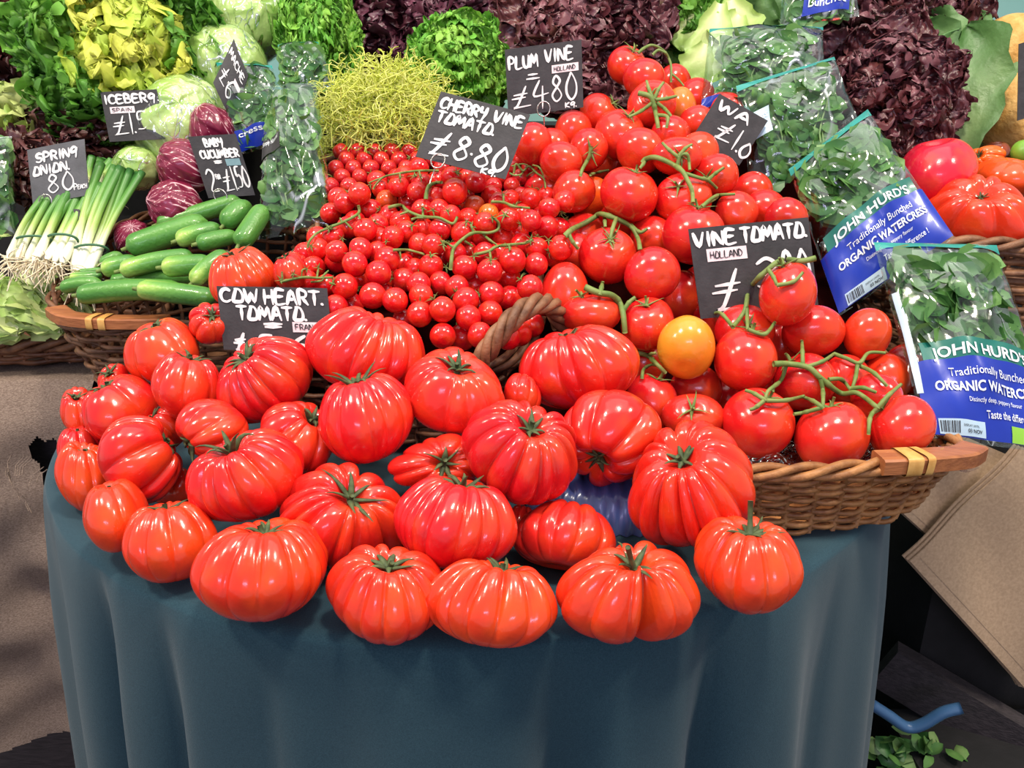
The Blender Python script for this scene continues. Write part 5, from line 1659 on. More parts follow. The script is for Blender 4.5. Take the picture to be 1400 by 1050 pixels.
# ------------------------------------------------------------------ baby cucumbers
def cucumber(p0, p1, w, y0, y1, pale, label, seed):
    rg = np.random.default_rng(seed)
    A, C = at(*p0, y0), at(*p1, y1)
    L = np.linalg.norm(C - A)
    r = w / 2 / F * ((y0 + y1) / 2) * 1.02
    n = 22; m = 20
    s = np.linspace(0, 1, n)
    ax = (C - A) / L
    S = nrm(np.cross(ax, [0, 0, 1])); U = np.cross(S, ax)
    bow = rg.uniform(-.03, .05) * L
    ctr = A + np.outer(s, C - A) + np.outer(np.sin(pi * s) * bow, U)
    e = r / L
    prof = r * np.clip(np.minimum(np.sqrt(np.clip(1 - ((0.9 * e - s) / (0.9 * e)).clip(0) ** 2, 0, 1)), np.sqrt(np.clip(1 - ((s - 1 + 1.2 * e) / (1.2 * e)).clip(0) ** 2, 0, 1))), .05, 1) * (0.88 + .14 * np.sin(pi * (s * .8 + .15)))
    phi = np.linspace(0, 2 * pi, m, endpoint=False)
    rib = 1 + .022 * np.cos(10 * phi)
    P = ctr[:, None] + (prof[:, None] * rib[None])[:, :, None] * (np.cos(phi)[None, :, None] * S + np.sin(phi)[None, :, None] * U)
    t = np.clip(s * 1.5, 0, 1) if pale else np.clip(.75 + .3 * (1 - s), 0, 1)
    tint = t[:, None] * np.ones(m) * .75 + .14 * np.cos(5 * phi)[None] + .12
    b = MB(); b.grid(P, cv=True, tint=tint)
    o = b.build('baby_cucumber', M['cucumber'], origin=(A + C) / 2)
    tag(o, label, 'cucumber', 'baby cucumbers in the basket')
    b = MB(); b.tube([A + ax * .001, A - ax * .006], [.003, .0024], 7)
    b.build('stem_end', M['stem'], o)
    return o


CUCS = [
    ((172, 340), (284, 302), 33, 1.075, 1.12, 0, 'longest dark baby cucumber lying on top of the pile'),
    ((214, 308), (330, 273), 24, 1.14, 1.17, 0, 'baby cucumber at the back of the pile, under the card'),
    ((240, 330), (304, 312), 24, 1.065, 1.10, 1, 'pale tipped baby cucumber right of the longest one'),
    ((268, 334), (325, 322), 23, 1.045, 1.08, 0, 'dark baby cucumber below the card wire'),
    ((305, 309), (342, 278), 28, 1.085, 1.12, 0, 'steep baby cucumber with a pale nub, right of the card wire'),
    ((326, 336), (362, 282), 28, 1.035, 1.085, 0, 'baby cucumber standing against the salad bag'),
    ((138, 370), (192, 358), 25, 1.05, 1.065, 1, 'pale tipped baby cucumber left of the middle row'),
    ((163, 371), (266, 350), 25, 1.02, 1.05, 1, 'pale tipped baby cucumber across the middle row'),
    ((220, 366), (292, 360), 28, 1.00, 1.015, 1, 'blunt yellow tipped baby cucumber in the middle row'),
    ((262, 388), (312, 345), 24, 0.985, 1.025, 1, 'baby cucumber leaning up beside the lone cow heart tomato'),
    ((105, 404), (250, 397), 29, 0.995, 0.99, 0, 'dark baby cucumber along the front rim of the basket'),
    ((188, 395), (296, 408), 28, 0.968, 0.955, 1, 'pale ended baby cucumber at the front, half over the rim'),
    ((83, 394), (140, 388), 20, 1.03, 1.03, 0, 'thin baby cucumber poking out over the wooden grip'),
    ((95, 380), (140, 377), 14, 1.055, 1.06, 1, 'slim light green baby cucumber at the left of the pile'),
    ((137, 362), (168, 348), 17, 1.085, 1.095, 0, 'small dark baby cucumber end behind the pale tipped pair'),
    ((108, 372), (142, 368), 9, 1.075, 1.085, 0, 'sliver of a dark baby cucumber beside the black strip'),
    ((150, 385), (290, 379), 20, 1.045, 1.035, 0, 'baby cucumber buried between the rim and the middle row'),
]
for k, c in enumerate(CUCS): cucumber(*c, seed=70 + k)


# ------------------------------------------------------------------ leafy heads
def leaf(b, base, d, nrm_up, L, W, curl, ruffle, rg, NU=9, NV=11, freq=1.0, mi=0, cup=.25, t0=0.0, t1=1.0, tip=.75, lobes=0):
    """one leaf: starts at base along d, bends away from nrm_up by curl radians, frilled at the edge"""
    d = nrm(d); up = nrm(nrm_up - d * np.dot(nrm_up, d)); s = np.cross(d, up)
    v = np.sin(pi / 2 * np.linspace(0, 1, NV)); u = np.linspace(-1, 1, NU)
    a = curl * v ** 1.4
    dirs = np.cos(a)[:, None] * d - np.sin(a)[:, None] * up
    nor = np.sin(a)[:, None] * d + np.cos(a)[:, None] * up
    ctr = base + np.cumsum(dirs * np.r_[0, np.diff(v)][:, None], 0) * L
    w = W * (.22 + .78 * np.sin(pi / 2 * np.clip(v / tip, 0, 1))) * np.sqrt(np.clip(1 - .992 * v ** 6, 0, 1)) * (1 + .10 * np.sin(21 * v + 3 * rg.random()))
    if lobes: w = w * (1 + .22 * np.sin(lobes * pi * v + rg.uniform(0, 6)))
    ph = rg.uniform(0, 6.28, 4)
    Ug, Vg = np.meshgrid(u, v)
    E = np.maximum(np.abs(Ug) ** 2.2 * np.clip(Vg * 2.2, 0, 1), Vg ** 5)
    R = ruffle * E * (np.sin(freq * (8 * Vg + 3 * Ug) + ph[0]) + .7 * np.sin(freq * (13 * Vg - 8 * Ug) + ph[1]) + .45 * np.sin(freq * (19 * Vg + 10 * Ug) + ph[2]))
    R2 = ruffle * .35 * E * np.sin(freq * (13 * Vg + 11 * Ug) + ph[3])
    P = ctr[:, None] + s * (Ug * w[:, None] + R2)[..., None] + nor[:, None] * (cup * W * Ug ** 2 + R)[..., None] + dirs[:, None] * (R2 * .8)[..., None]
    tt = t0 + (t1 - t0) * np.clip(np.maximum(Vg, np.abs(Ug) * .75 + .15 * Vg), 0, 1)
    b.grid(P, tint=tt, mi=mi)


def head(name, label, cat, c, axis, R, n, mats, L=1.0, W=.5, ruffle=.10, freq=1.0, curl=(0.2, 1.3), spread=(5, 100), seed=0, res=(9, 11), group=None, heart=None, squash=(1, 1, 1), part='outer_leaves', lobes=0, cup=.25, tip=.75, core=.15, jitter=.25):
    rg = np.random.default_rng(seed)
    A = frame(axis)
    c = np.asarray(c, float)
    q = np.array(squash)
    b = MB(); h = MB()
    nh = 0
    for i in range(n):
        f = (i + .5) / n
        pol = radians(spread[0] + (spread[1] - spread[0]) * f ** .75 + rg.normal(0, 5))
        az = i * 2.39996 + rg.uniform(-jitter, jitter)
        dl = np.array([sin(pol) * cos(az), sin(pol) * sin(az), cos(pol)])
        d = A @ dl
        up = A @ np.array([-cos(pol) * cos(az), -cos(pol) * sin(az), sin(pol)])
        base = c + d * R * core - A[:, 2] * R * .1
        LL = R * L * rg.uniform(.82, 1.12) * (1 - core)
        tgt = h if (heart and f < heart[1]) else b
        leaf(tgt, base, nrm(d * .85 + A[:, 2] * .15 * (1 - f)), up, LL, R * W * rg.uniform(.8, 1.2), curl[0] + (curl[1] - curl[0]) * f ** .55 + rg.uniform(-.2, .2), R * ruffle * rg.uniform(.7, 1.3), rg, res[0], res[1], freq, t0=.05 + .1 * f, t1=rg.uniform(.55, 1.15), cup=cup, tip=tip, lobes=lobes)
    for m_ in (b, h):
        if m_.n:
            for arr in m_.v:
                arr -= c; arr *= q; arr += c
    o = b.build(name, mats[0], origin=c)
    tag(o, label, cat, group)
    if h.n: h.build('heart', M[heart[0]], o)
    return o


def toward(c, up=.5, side=0.0):
    v = nrm(np.array([0, 0, CAMZ]) - np.asarray(c))
    return nrm(v + np.array([side, 0, up]))


SG = 'lettuces at the back of the stall'
def H(px, py, y): return at(px, py, y)


c = H(165, 62, 1.36)
head('green_lettuce', 'huge green batavia lettuce with a bright yellow heart, top left', 'lettuce', c + [0, .03, -.02], toward(c, .25, .05), .185, 210, [M['green_leaf']], .9, .26, .06, 2.9, (-.7, 1.5), (2, 98), 1, (23, 30), SG, ('yellow_heart', .20))
c = H(435, 52, 1.44)
head('frilled_lettuce', 'bright green frilled lettuce behind the left salad bags', 'lettuce', c, toward(c, .5), .088, 130, [M['bright_leaf']], 1, .30, .085, 3.0, (-.4, 1.3), (2, 100), 2, (21, 27), SG, squash=(.75, 1, 1.25))
c = H(590, 42, 1.76)
head('lollo_rosso', 'very dark red densely frizzy lollo rosso at the top centre', 'lettuce', c, toward(c, .2), .20, 330, [M['lollo_red']], 1, .17, .06, 2.6, (-.3, 1.2), (2, 100), 3, (15, 19), SG, squash=(1.0, .8, .98))
c = H(627, 94, 1.46)
head('frilled_lettuce', 'small bright green frilled lettuce in front of the dark lollo rosso', 'lettuce', c, toward(c, .4), .092, 130, [M['bright_leaf']], 1, .30, .085, 3.0, (-.4, 1.4), (2, 100), 4, (21, 27), SG)
c = H(795, 45, 1.52)
head('red_lettuce', 'glossy purple red lettuce behind the plum vine sign', 'lettuce', c, toward(c, .25, -.1), .165, 190, [M['oak_red']], .95, .25, .06, 2.7, (-.5, 1.4), (2, 100), 5, (21, 27), SG, squash=(1, .8, .85))
c = H(790, 118, 1.45)
head('red_lettuce', 'small dark red lettuce hanging over the basket beside the plum vine sign', 'lettuce', c, toward(c, .0), .075, 50, [M['oak_red']], .95, .42, .09, 1.2, (.1, .9), (4, 100), 55, (13, 18), SG, squash=(1.3, .7, .8))
c = H(918, 30, 1.60)
head('green_lettuce', 'green lettuce with wavy leaves left of the drooping cos at the top', 'lettuce', c, toward(c, .4), .11, 60, [M['green_leaf']], 1, .32, .07, 2.4, (-.4, 1.4), (2, 100), 6, (19, 25), SG, squash=(.9, .8, 1))
c = H(1208, 140, 1.36)
head('red_oak_leaf_lettuce', 'big reddish brown oak leaf lettuce behind the watercress bags', 'lettuce', c + [0, .03, 0], toward(c, .25), .14, 200, [M['oak_red']], 1, .25, .06, 2.7, (-.5, 1.5), (2, 100), 7, (21, 27), SG, squash=(1, .8, .95))
c = H(1180, 5, 1.60)
head('red_oak_leaf_lettuce', 'reddish brown oak leaf lettuce along the top edge at the right', 'lettuce', c, toward(c, .3), .15, 150, [M['oak_red']], 1, .25, .06, 2.5, (-.5, 1.4), (2, 100), 8, (19, 25), SG, squash=(1.0, .8, .8))
c = H(1290, 5, 1.62)
head('red_oak_leaf_lettuce', 'small reddish brown lettuce left of the teal wall, top right', 'lettuce', c, toward(c, .3), .085, 70, [M['oak_red']], 1, .38, .12, 1.2, (.1, 1.0), (4, 100), 9, (10, 12), SG)
c = H(120, 190, 1.30)
head('brown_red_lettuce', 'dark brown red lettuce between the spring onion and iceberg signs', 'lettuce', c + [0, .03, 0], toward(c, .45), .115, 140, [M['brown_red']], 1, .24, .06, 2.4, (-.3, 1.3), (2, 100), 10, (17, 21), SG, squash=(1.15, .7, .62))
c = H(45, 235, 1.24)
head('brown_red_lettuce', 'dark brown red lettuce behind the left edge of the spring onion sign', 'lettuce', c, toward(c, .3), .06, 70, [M['brown_red']], 1, .32, .12, 1.5, (.1, .9), (4, 100), 11, (10, 11), SG, squash=(.9, .7, 1.1))
c = H(28, 178, 1.33)
head('pale_endive', 'pale yellow green endive at the left edge above the salad bag', 'endive', c, toward(c, .3, -.4), .075, 26, [M['pale_leaf']], 1, .45, .08, 1.0, (.0, .9), (4, 90), 12, (9, 11), SG)
c = H(5, 60, 1.55)
head('brown_red_lettuce', 'dark red lettuce in shadow at the top left edge', 'lettuce', c, toward(c, .3), .10, 60, [M['brown_red']], 1, .34, .12, 1.4, (.1, .9), (4, 100), 13, (9, 10), SG)
c = H(470, 12, 1.72)
head('green_lettuce', 'dark green leaves behind the icebergs at the top edge', 'lettuce', c + [-.06, 0, .0], toward(c, .4), .12, 36, [M['cos_dark']], 1, .4, .05, .8, (.1, .9), (4, 100), 14, (9, 11), SG)


# frisee: fine branched threads
def frisee():
    rg = np.random.default_rng(21)
    c = H(528, 172, 1.27)
    A = frame(toward(c, .75))
    b = MB()
    R = .125
    for i in range(420):
        f = (i + .5) / 420
        pol = radians(6 + 98 * f ** .7 + rg.normal(0, 6)); az = i * 2.39996
        d = A @ np.array([sin(pol) * cos(az), sin(pol) * sin(az), cos(pol)])
        t_ = nrm(np.cross(d, rg.normal(0, 1, 3)))
        L = R * rg.uniform(.75, 1.1)
        s = np.linspace(.25, 1, 9)
        wob = rg.uniform(3, 6); pa = rg.uniform(0, 6)
        t2 = np.cross(d, t_)
        P = c + np.outer(s * L, d) + np.outer(.17 * L * s * np.sin(wob * s * 2 + pa), t_) + np.outer(.17 * L * s * np.cos(wob * s * 2.3 + pa), t2) - np.outer(s ** 3 * L * .22, A[:, 2] * .3 + np.array([0, 0, .3]))
        b.tube(P, np.linspace(.0026, .001, 9), 4, tint=np.linspace(.0, .85, 9) * rg.uniform(.5, 1.2), flat=.5)
        for k in range(7):
            j = rg.integers(3, 9)
            dd = nrm(d * .5 + t_ * rg.normal(0, 1) + t2 * rg.normal(0, 1))
            e1 = nrm(np.cross(dd, rg.normal(0, 1, 3))); e2 = np.cross(dd, e1)
            l2 = L * rg.uniform(.10, .22)
            q = np.linspace(0, 1, 6)
            a = q * rg.uniform(2.5, 5)
            Q = P[j] + np.outer(q * l2, dd) + np.outer((1 - np.cos(a)) * l2 * .28, e1) + np.outer(np.sin(a) * l2 * .22, e2)
            b.tube(Q, np.linspace(.0015, .0008, 6), 3, tint=np.full(6, rg.uniform(.3, 1.0)), flat=.6)
    for arr in b.v:
        arr -= c; arr *= [.98, .8, .86]; arr += c
    o = b.build('frisee_lettuce', M['frisee'], origin=c)
    tag(o, 'pale yellow feathery frisee behind the cherry tomato basket', 'lettuce', SG)


frisee()


# cling wrapped icebergs
def iceberg(px, py, y, R, label, seed, sq=(1, 1, .92)):
    rg = np.random.default_rng(seed)
    c = H(px, py, y)
    NT, NP = 60, 90
    th = np.linspace(0, pi, NT); ph = np.linspace(0, 2 * pi, NP, endpoint=False)
    A = frame(toward(c, .5, rg.uniform(-.6, .6)))
    Tg, Pg = np.meshgrid(th, ph, indexing='ij')
    D = np.stack([np.sin(Tg) * np.cos(Pg), np.sin(Tg) * np.sin(Pg), np.cos(Tg)], -1)
    r = np.ones_like(Tg)
    tint = .45 + .25 * np.sin(2 * Pg + 3 * Tg)
    for k in range(7):
        a = nrm(rg.normal(0, 1, 3)); e = D @ a
        off = rg.uniform(-.3, .5)
        step = 1 / (1 + np.exp(-(e - off + .08 * np.sin(5 * Pg + k)) * 28))
        r += .055 * step
        tint += .10 * step - .05
    r += .012 * np.sin(6 * Pg + 5 * np.sin(3 * Tg)) * np.sin(Tg)
    r /= r.mean()
    P = (D * (r * R)[..., None]) @ A.T * np.array(sq) + c
    b = MB(); b.grid(P, cv=True, tint=np.clip(tint, .02, 1))
    o = b.build('iceberg_lettuce', M['iceberg'], origin=c)
    tag(o, label, 'lettuce', 'cling wrapped iceberg lettuces')
    W = 1.02 + .012 * np.sin(9 * Pg + 4 * Tg + seed) * np.sin(Tg)
    P2 = (D * (r * R * W)[..., None]) @ A.T * np.array(sq) + c
    b = MB(); b.grid(P2, cv=True)
    b.build('cling_film', M['wrap'], o)


iceberg(334, 28, 1.50, .082, 'uppermost cling wrapped iceberg at the top edge', 31)
iceberg(308, 92, 1.40, .070, 'cling wrapped iceberg behind the curled card', 32)
iceberg(252, 172, 1.29, .076, 'cling wrapped iceberg right of the iceberg sign, in front', 33, (1, 1, .98))
iceberg(188, 232, 1.225, .034, 'small wrapped iceberg piece below the iceberg sign', 34)


# radicchio
def radicchio(px, py, y, R, label, seed, axis):
    rg = np.random.default_rng(seed)
    c = H(px, py, y)
    A = frame(axis)
    NT, NP = 90, 200
    th = np.linspace(0, pi, NT); ph = np.linspace(0, 2 * pi, NP, endpoint=False)
    Tg, Pg = np.meshgrid(th, ph, indexing='ij')
    D = np.stack([np.sin(Tg) * np.cos(Pg), np.sin(Tg) * np.sin(Pg), np.cos(Tg)], -1)
    r = np.ones_like(Tg)
    for k in range(6):
        a = nrm(rg.normal(0, 1, 3)); e = D @ a
        r += .085 / (1 + np.exp(-(e - rg.uniform(-.2, .5) + .07 * np.sin(4 * Pg + k)) * 30))
    r += .015 * np.sin(9 * Pg + 3 * np.sin(4 * Tg))
    r /= r.mean()
    # white ribs fan out from the base (theta = pi) and thin towards the tip
    v = np.ones_like(Tg)
    for k in range(9):
        p0 = 2 * pi * k / 9 + rg.uniform(-.2, .2)
        for br in range(3):
            ang = p0 + (br - 1) * .16 * (pi - Tg) + .08 * np.sin(2 * Tg + k)
            dd = np.abs((Pg - ang + pi) % (2 * pi) - pi) * np.sin(Tg)
            wd = .012 + .15 * np.clip((Tg - .6) / 2.2, 0, 1) ** 1.6 * (1 if br == 1 else .3)
            v = np.minimum(v, np.clip(dd / wd, 0, 1) * .8 + .0)
    v = np.where(Tg > 2.75, v * .3, v)
    P = (D * (r * R)[..., None] * np.array([1.0, 1.0, 1.02])) @ A.T + c
    b = MB(); b.grid(P, cv=True, tint=np.clip(v + .05, .02, 1))
    tag(b.build('radicchio', M['radicchio'], origin=c), label, 'radicchio', 'red radicchio heads')


radicchio(250, 228, 1.20, .038, 'radicchio with white ribs left of the baby cucumber card', 41, nrm([-.8, -.3, .45]))
radicchio(300, 178, 1.235, .034, 'radicchio behind the top of the baby cucumber card', 42, nrm([-.5, -.3, .8]))
radicchio(236, 284, 1.165, .036, 'radicchio under the others, just above the cucumbers', 43, nrm([-.6, -.4, .3]))
radicchio(180, 325, 1.145, .024, 'small radicchio showing between spring onions and cucumbers', 44, nrm([.3, -.5, .7]))


# spring onion bunches
def onions(label, ends, tops, ys, n, seed, r=.0052, band=None):
    rg = np.random.default_rng(seed)
    A0, A1 = at(*ends[0], ys[0]), at(*ends[1], ys[0])
    B0, B1 = at(*tops[0], ys[1]), at(*tops[1], ys[1])
    mid = (A0 + A1) / 2
    t = thing('spring_onion_bunch', tuple(mid), label, 'spring onions', 'spring onion bunches')
    nb = nrm(np.cross(B0 - A0, A1 - A0))
    if nb[1] > 0: nb = -nb
    pts = []
    for i in range(n):
        f = (i + .5) / n + rg.uniform(-.04, .04)
        lay = (i % 2) * .009 + rg.uniform(-.002, .002)
        a = A0 + (A1 - A0) * f + nb * lay; e = B0 + (B1 - B0) * (f + rg.uniform(-.08, .08)) + nb * lay
        s = np.linspace(0, 1, 16)
        bow = rg.uniform(-.006, .01)
        P = a + np.outer(s, e - a) + np.outer(np.sin(pi * s) * bow, nb)
        rr = r * rg.uniform(.8, 1.15) * np.interp(s, [0, .04, .10, .25, .5, 1], [.55, 1.25, 1.15, .85, .95, 1.25])
        b = MB(); b.tube(P, rr, 9, tint=s * rg.uniform(.85, 1.1))
        o = b.build('onion', M['onion'], t)
        pts.append(P)
        b = MB()
        for k in range(9):
            d = nrm((a - e) * 3 + rg.normal(0, .25, 3))
            q = np.linspace(0, 1, 6)
            l = rg.uniform(.014, .030)
            Q = a + np.outer(q * l, d) + np.outer(q ** 2 * l * .7, rg.normal(0, .6, 3) + np.array([.2, -.2, -.2]))
            b.tube(Q, np.linspace(.0013, .0007, 6), 3)
        b.build('roots', M['roots'], o)
    if band:
        b = MB()
        X = np.array([p[int(band * 15)] for p in pts])
        c = X.mean(0); w = np.linalg.norm(X[-1] - X[0]) / 2 + .008
        sd = nrm(X[-1] - X[0]); a = np.linspace(0, 2 * pi, 40, endpoint=False)
        b.tube(c + np.outer(np.cos(a) * w, sd) + np.outer(np.sin(a) * .017, nb), .0018, 6, closed=True)
        b.build('rubber_band', M['band'], t)
    return t


onions('spring onion bunch at the left with white bulbs and roots', [(8, 356), (58, 362)], [(52, 275), (110, 262)], (1.10, 1.16), 9, 51, .0048, .30)
onions('spring onion bunch in the middle, thick white bulbs, under the card', [(48, 356), (92, 366)], [(92, 262), (150, 258)], (1.085, 1.17), 8, 52, .0056, .28)
onions('spring onion bunch right of the black strip with long dark green tops', [(104, 378), (132, 372)], [(140, 228), (200, 240)], (1.09, 1.19), 12, 53, .005, .25)
onions('spring onion tops leaning behind the grey card', [(118, 262), (150, 262)], [(128, 215), (188, 232)], (1.20, 1.225), 9, 54, .0055)


# cos lettuces in the left basket
def cos_head(label, pb, pt, yb, yt, W, seed, n=12, mats=('cos_leaf',)):
    rg = np.random.default_rng(seed)
    A, B_ = at(*pb, yb), at(*pt, yt)
    L = np.linalg.norm(B_ - A); d = (B_ - A) / L
    fr_ = frame(d)
    b = MB()
    for i in range(n):
        az = i * 2.4; k = (i + .5) / n
        side = fr_[:, 0] * cos(az) + fr_[:, 1] * sin(az)
        leaf(b, A + side * W * .25 * k, nrm(d + side * .22 * k), -side, L * rg.uniform(.85, 1.05), W * rg.uniform(.6, .9), -.30 + .5 * k * rg.random(), W * .13, rg, 15, 20, 1.6, t0=0, t1=rg.uniform(.35, 1), cup=.5, tip=.8)
    o = b.build('cos_lettuce', M[mats[0]], origin=A)
    return tag(o, label, 'lettuce', 'cos lettuces in the left basket')


cos_head('cos lettuce with its tip raised, right in the left basket', (118, 432), (28, 378), 1.12, 1.16, .036, 61)
cos_head('pale cos lettuce lying at the front of the left basket', (88, 448), (4, 412), 1.10, 1.13, .044, 62)
cos_head('pale cos lettuce cut off by the left edge', (30, 452), (-45, 425), 1.10, 1.13, .045, 63)
cos_head('small cos lettuce touching the wooden grip', (124, 440), (76, 402), 1.095, 1.11, .024, 64)
cos_head('pale cos lettuce behind, under the onion roots', (45, 412), (-40, 398), 1.16, 1.18, .040, 65)
# drooping green cos at the back and the big leaf on the right
c = H(985, 70, 1.48)
def cos_leaves(label, specs, seed, m, name='cos_lettuce'):
    rg = np.random.default_rng(seed); b = MB()
    for (p0, p1, y0, y1, W, curl) in specs:
        A, B_ = at(*p0, y0), at(*p1, y1)
        v = nrm(np.array([0, 0, CAMZ]) - A)
        leaf(b, A, B_ - A, v, np.linalg.norm(B_ - A) * 1.05, W, curl, W * .12, rg, 13, 18, .9, cup=.18, t0=.0, t1=.9, tip=.82)
    return tag(b.build(name, m), label, 'lettuce', SG)


cos_leaves('drooping cos lettuce beside the highest watercress bag', [((985, 5), (962, 105), 1.52, 1.46, .045, .3), ((965, 60), (950, 108), 1.49, 1.46, .04, .4), ((1000, 0), (1010, 60), 1.55, 1.50, .05, .3), ((960, 10), (938, 60), 1.55, 1.5, .04, .5), ((1010, 20), (985, 60), 1.53, 1.49, .045, .2)], 66, M['cos_leaf'])
cos_leaves('dark green leafy cos behind the watercress bags, top centre right', [((1000, 30), (1075, 10), 1.62, 1.58, .05, .3), ((1010, 40), (1060, 30), 1.6, 1.56, .05, .5), ((980, 10), (1040, -15), 1.64, 1.6, .05, .2), ((1040, 40), (1085, 0), 1.62, 1.58, .045, .3), ((1000, 60), (1045, 45), 1.58, 1.54, .045, .3)], 67, M['cos_dark'])
cos_leaves('big broad green cos leaf standing right of the oak leaf lettuce', [((1312, 225), (1318, 40), 1.38, 1.45, .080, .25), ((1330, 200), (1372, 40), 1.47, 1.53, .06, .3), ((1300, 120), (1250, 42), 1.47, 1.5, .06, .5), ((1310, 110), (1270, 20), 1.5, 1.54, .05, .4), ((1320, 110), (1325, 15), 1.53, 1.58, .05, .3), ((1310, 210), (1290, 90), 1.47, 1.5, .06, .3)], 68, M['cos_dark'])


# tan melons and a lime at the right edge
def melon(px, py, y, R, label, m, name, cat, sq=(1, 1, .9)):
    c = H(px, py, y)
    V = tomato_unit(48, 30, H=1.0, lob=9, la=.02, dimple=.03, seed=5) * R * np.array(sq) @ frame([.3, .1, 1]).T + c
    b = MB(); b.grid(V, cv=True)
    tag(b.build(name, m, origin=c), label, cat)


melon(1388, 70, 1.56, .068, 'tan rough skinned melon at the top right edge', M['melon'], 'melon', 'melon')
melon(1392, 160, 1.47, .078, 'tan rough skinned melon just above the big right hand tomatoes', M['melon'], 'melon', 'melon')
melon(1402, 208, 1.27, .020, 'green lime at the right edge below the melon', M['lime'], 'lime', 'lime')


# big tomatoes of the right hand basket
def big_tomato(px, py, y, rx, ry, sx, sy, nr, dep, colr, label, seed, cal=True):
    p = H(px, py, y); k = y / ray(px, py)[1] / F
    rec = (p[0], p[1], p[2] - CAMZ, rx * k, ry * k, sx, sy, nr, dep)
    p, Q, pole, axw = cow_mesh(seed, rec)
    b = MB(); b.grid(Q, cv=True)
    o = b.build('large_tomato', M['tomato'], origin=p)
    tag(o, label, 'tomato', 'large tomatoes in the right hand basket')
    set_col(o, colr)
    if cal:
        c_ = MB(); calyx(c_, pole, axw, .012, 7, 1.2, .5, .5, seed); c_.build('calyx', M['calyx'], o)


big_tomato(1281, 236, 1.20, 49, 46, -.2, 1.0, 5, .06, '#d8203a', 'smooth pinkish red large tomato in front of the oak leaf lettuce', 301, False)
big_tomato(1338, 292, 1.125, 72, 52, .02, .60, 9, .75, '#e2381f', 'large ribbed red tomato at the front of the right hand basket', 302)
big_tomato(1346, 215, 1.29, 25, 16, -.4, .2, 7, .5, '#f0601c', 'small orange ribbed tomato behind the pinkish one', 303)
big_tomato(1378, 242, 1.235, 44, 26, .2, 1.0, 6, .3, '#e8501e', 'orange red tomato behind the large ribbed one', 304, False)
big_tomato(1362, 207, 1.37, 17, 13, 0, 1.0, 5, .1, '#5a2418', 'dark brown tomato behind the small orange one', 305, False)
big_tomato(1412, 320, 1.12, 30, 36, .2, .9, 8, .6, '#e03a20', 'ribbed tomato cut off by the right edge', 306, False)
big_tomato(1243, 285, 1.17, 20, 26, .2, 1.0, 5, .1, '#de2c1e', 'red tomato peeping out behind the tilted watercress bag', 307, False)
big_tomato(1258, 300, 1.20, 16, 16, .0, 1.0, 5, .1, '#ee7a1c', 'orange tomato in the gap left of the large ribbed one', 308, False)


# ------------------------------------------------------------------ clear liner in the vine tray
b = MB()
rg = np.random.default_rng(5)
NX, NY = 60, 26
P = np.zeros((NX, NY, 3))
for i in range(NX):
    for j in range(NY):
        u, v = i / (NX - 1), j / (NY - 1)
        y = .684 + .11 * v; x = .17 + .27 * u
        P[i, j] = (x, y, ZT + .068 - .026 * v + .004 * sin(23 * u + 4 * v) + .003 * sin(51 * u - 9 * v) + .003 * sin(17 * v + 9 * u))
b.grid(P)
tag(b.build('clear_liner', mat_film('liner_film', '#f6f2fa', .10, .6, .8, .07, 40)), 'clear crinkled plastic liner at the front of the vine tomato tray', 'plastic liner')

# ------------------------------------------------------------------ brown paper bags hung at the right
def paper_bag(label, quad, ys, th, seed, folds=2):
    rg = np.random.default_rng(seed)
    c4_ = [at(*q_, y) for q_, y in zip(quad, ys)]
    TL, TR, BR, BL = c4_
    n = nrm(np.cross(TR - TL, BL - TL))
    if n.dot(np.array([0, 0, CAMZ]) - TL) < 0: n = -n
    t = thing('paper_bag', tuple((BL + BR) / 2), label, 'paper bag', 'kraft paper bags at the right')
    def S(u, v, k):
        w = .004 * sin(5 * u + 3 * v + seed) + .003 * sin(9 * v - 4 * u)
        return (TL * (1 - u) + TR * u) * (1 - v) + (BL * (1 - u) + BR * u) * v + n * (w + k)
    for s in range(folds):
        b = MB(); g = np.linspace(0, 1, 16)
        sh = s * .012
        fr = np.array([[S(u - sh, v + sh * .4, -s * th) for v in g] for u in g])
        bk = np.array([[S(u - sh, v + sh * .4, -s * th - th * .55) for v in g] for u in g])
        b.grid(fr); b.grid(bk, flip=True)
        per = [(i, 0) for i in range(16)] + [(15, i) for i in range(1, 16)] + [(i, 15) for i in range(14, -1, -1)] + [(0, i) for i in range(14, 0, -1)]
        b.grid(np.stack([[fr[i] for i in per], [bk[i] for i in per]]), cv=True)
        b.build('paper_panel', M['paper'], t, smooth=False)
    b = MB()
    b.grid(np.array([[S(u, v, .0006) for v in (.93, .935)] for u in np.linspace(.02, .98, 12)]))
    b.build('fold_line', M['paper'], t)


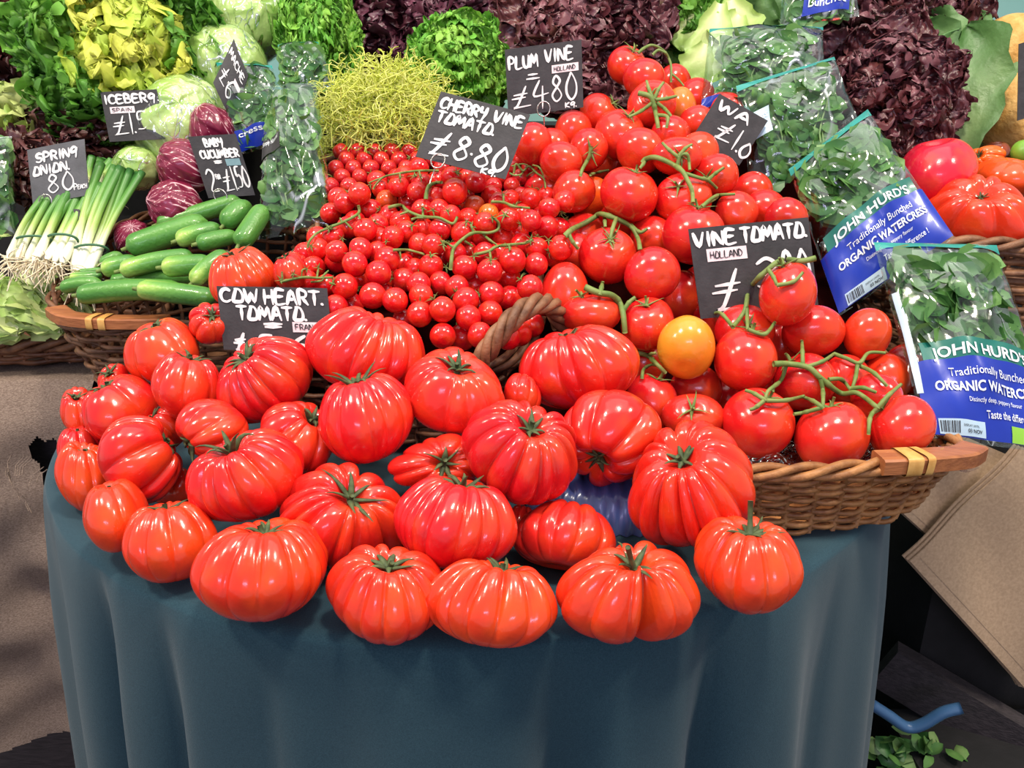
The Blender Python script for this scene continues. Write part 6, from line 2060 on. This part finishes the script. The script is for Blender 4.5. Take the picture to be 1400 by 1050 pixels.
paper_bag('large front kraft paper bag with a wide flat corner, at the right', [(1396, 610), (1560, 735), (1405, 945), (1245, 768)], (.955, .955, .93, .93), .004, 1, 3)
paper_bag('kraft paper bag tucked behind the wicker tray, above the front one', [(1322, 598), (1420, 640), (1330, 790), (1222, 690)], (.985, .985, .965, .965), .004, 2, 3)
paper_bag('kraft paper bag hanging lowest, behind the front one', [(1310, 800), (1470, 830), (1470, 945), (1392, 938)], (.972, .972, .955, .955), .004, 3, 2)

# ------------------------------------------------------------------ under the stall at the right
b = MB()
p0, p1 = at(1235, 895, 1.0), at(1470, 1035, .90)
d = nrm(p1 - p0); S_ = nrm(np.cross(d, [0, 0, 1])); U_ = np.cross(S_, d)
b.box((p0 + p1) / 2 - U_ * .03, (np.linalg.norm(p1 - p0) * 1.1, .03, .075), R=np.stack([d, S_, U_], 1))
tag(b.build('wooden_plank', M['dark_wood'], smooth=False), 'dark wooden plank slanting below the paper bags', 'plank')
crate = thing('crate', tuple(at(1390, 1120, .88) - [0, 0, .08]), 'dark crate with a pale blue plastic handle at the lower right', 'crate')
b = MB()
hp, _ = smooth_path([at(1190, 962, .90), at(1215, 978, .895), at(1240, 994, .89), at(1262, 990, .885), at(1290, 974, .88), at(1315, 968, .875)], 30, closed=False)
b.tube(hp, .0085, 10, flat=.9)
b.build('crate_handle', M['blue_handle'], crate)
b = MB(); b.box(at(1390, 1120, .88), (.30, .2, .16)); b.box(at(1390, 1120, .88) + [0, 0, .09], (.32, .22, .02))
b.build('crate_body', M['black'], crate, smooth=False)
b = MB(); rg = np.random.default_rng(77)
for i in range(60):
    q_ = at(rg.uniform(1195, 1300), rg.uniform(1015, 1060), .90) + rg.normal(0, .01, 3)
    leaf_disc(b, q_, nrm(rg.normal(0, 1, 3) + [0, -.6, 1]), .014, rg)
tag(b.build('leaf_scraps', M['cress']), 'loose leaf scraps under the blue crate handle', 'scraps', kind='stuff')
b = MB()
for i in range(120):
    q_ = at(rg.uniform(1270, 1350), rg.uniform(830, 890), 1.10) + rg.normal(0, .01, 3)
    leaf_disc(b, q_, nrm(rg.normal(0, 1, 3) + [0, -.6, .5]), .014, rg)
tag(b.build('dark_greens', M['cress']), 'dark green leaves in the shadow behind the plank', 'greens', kind='stuff')
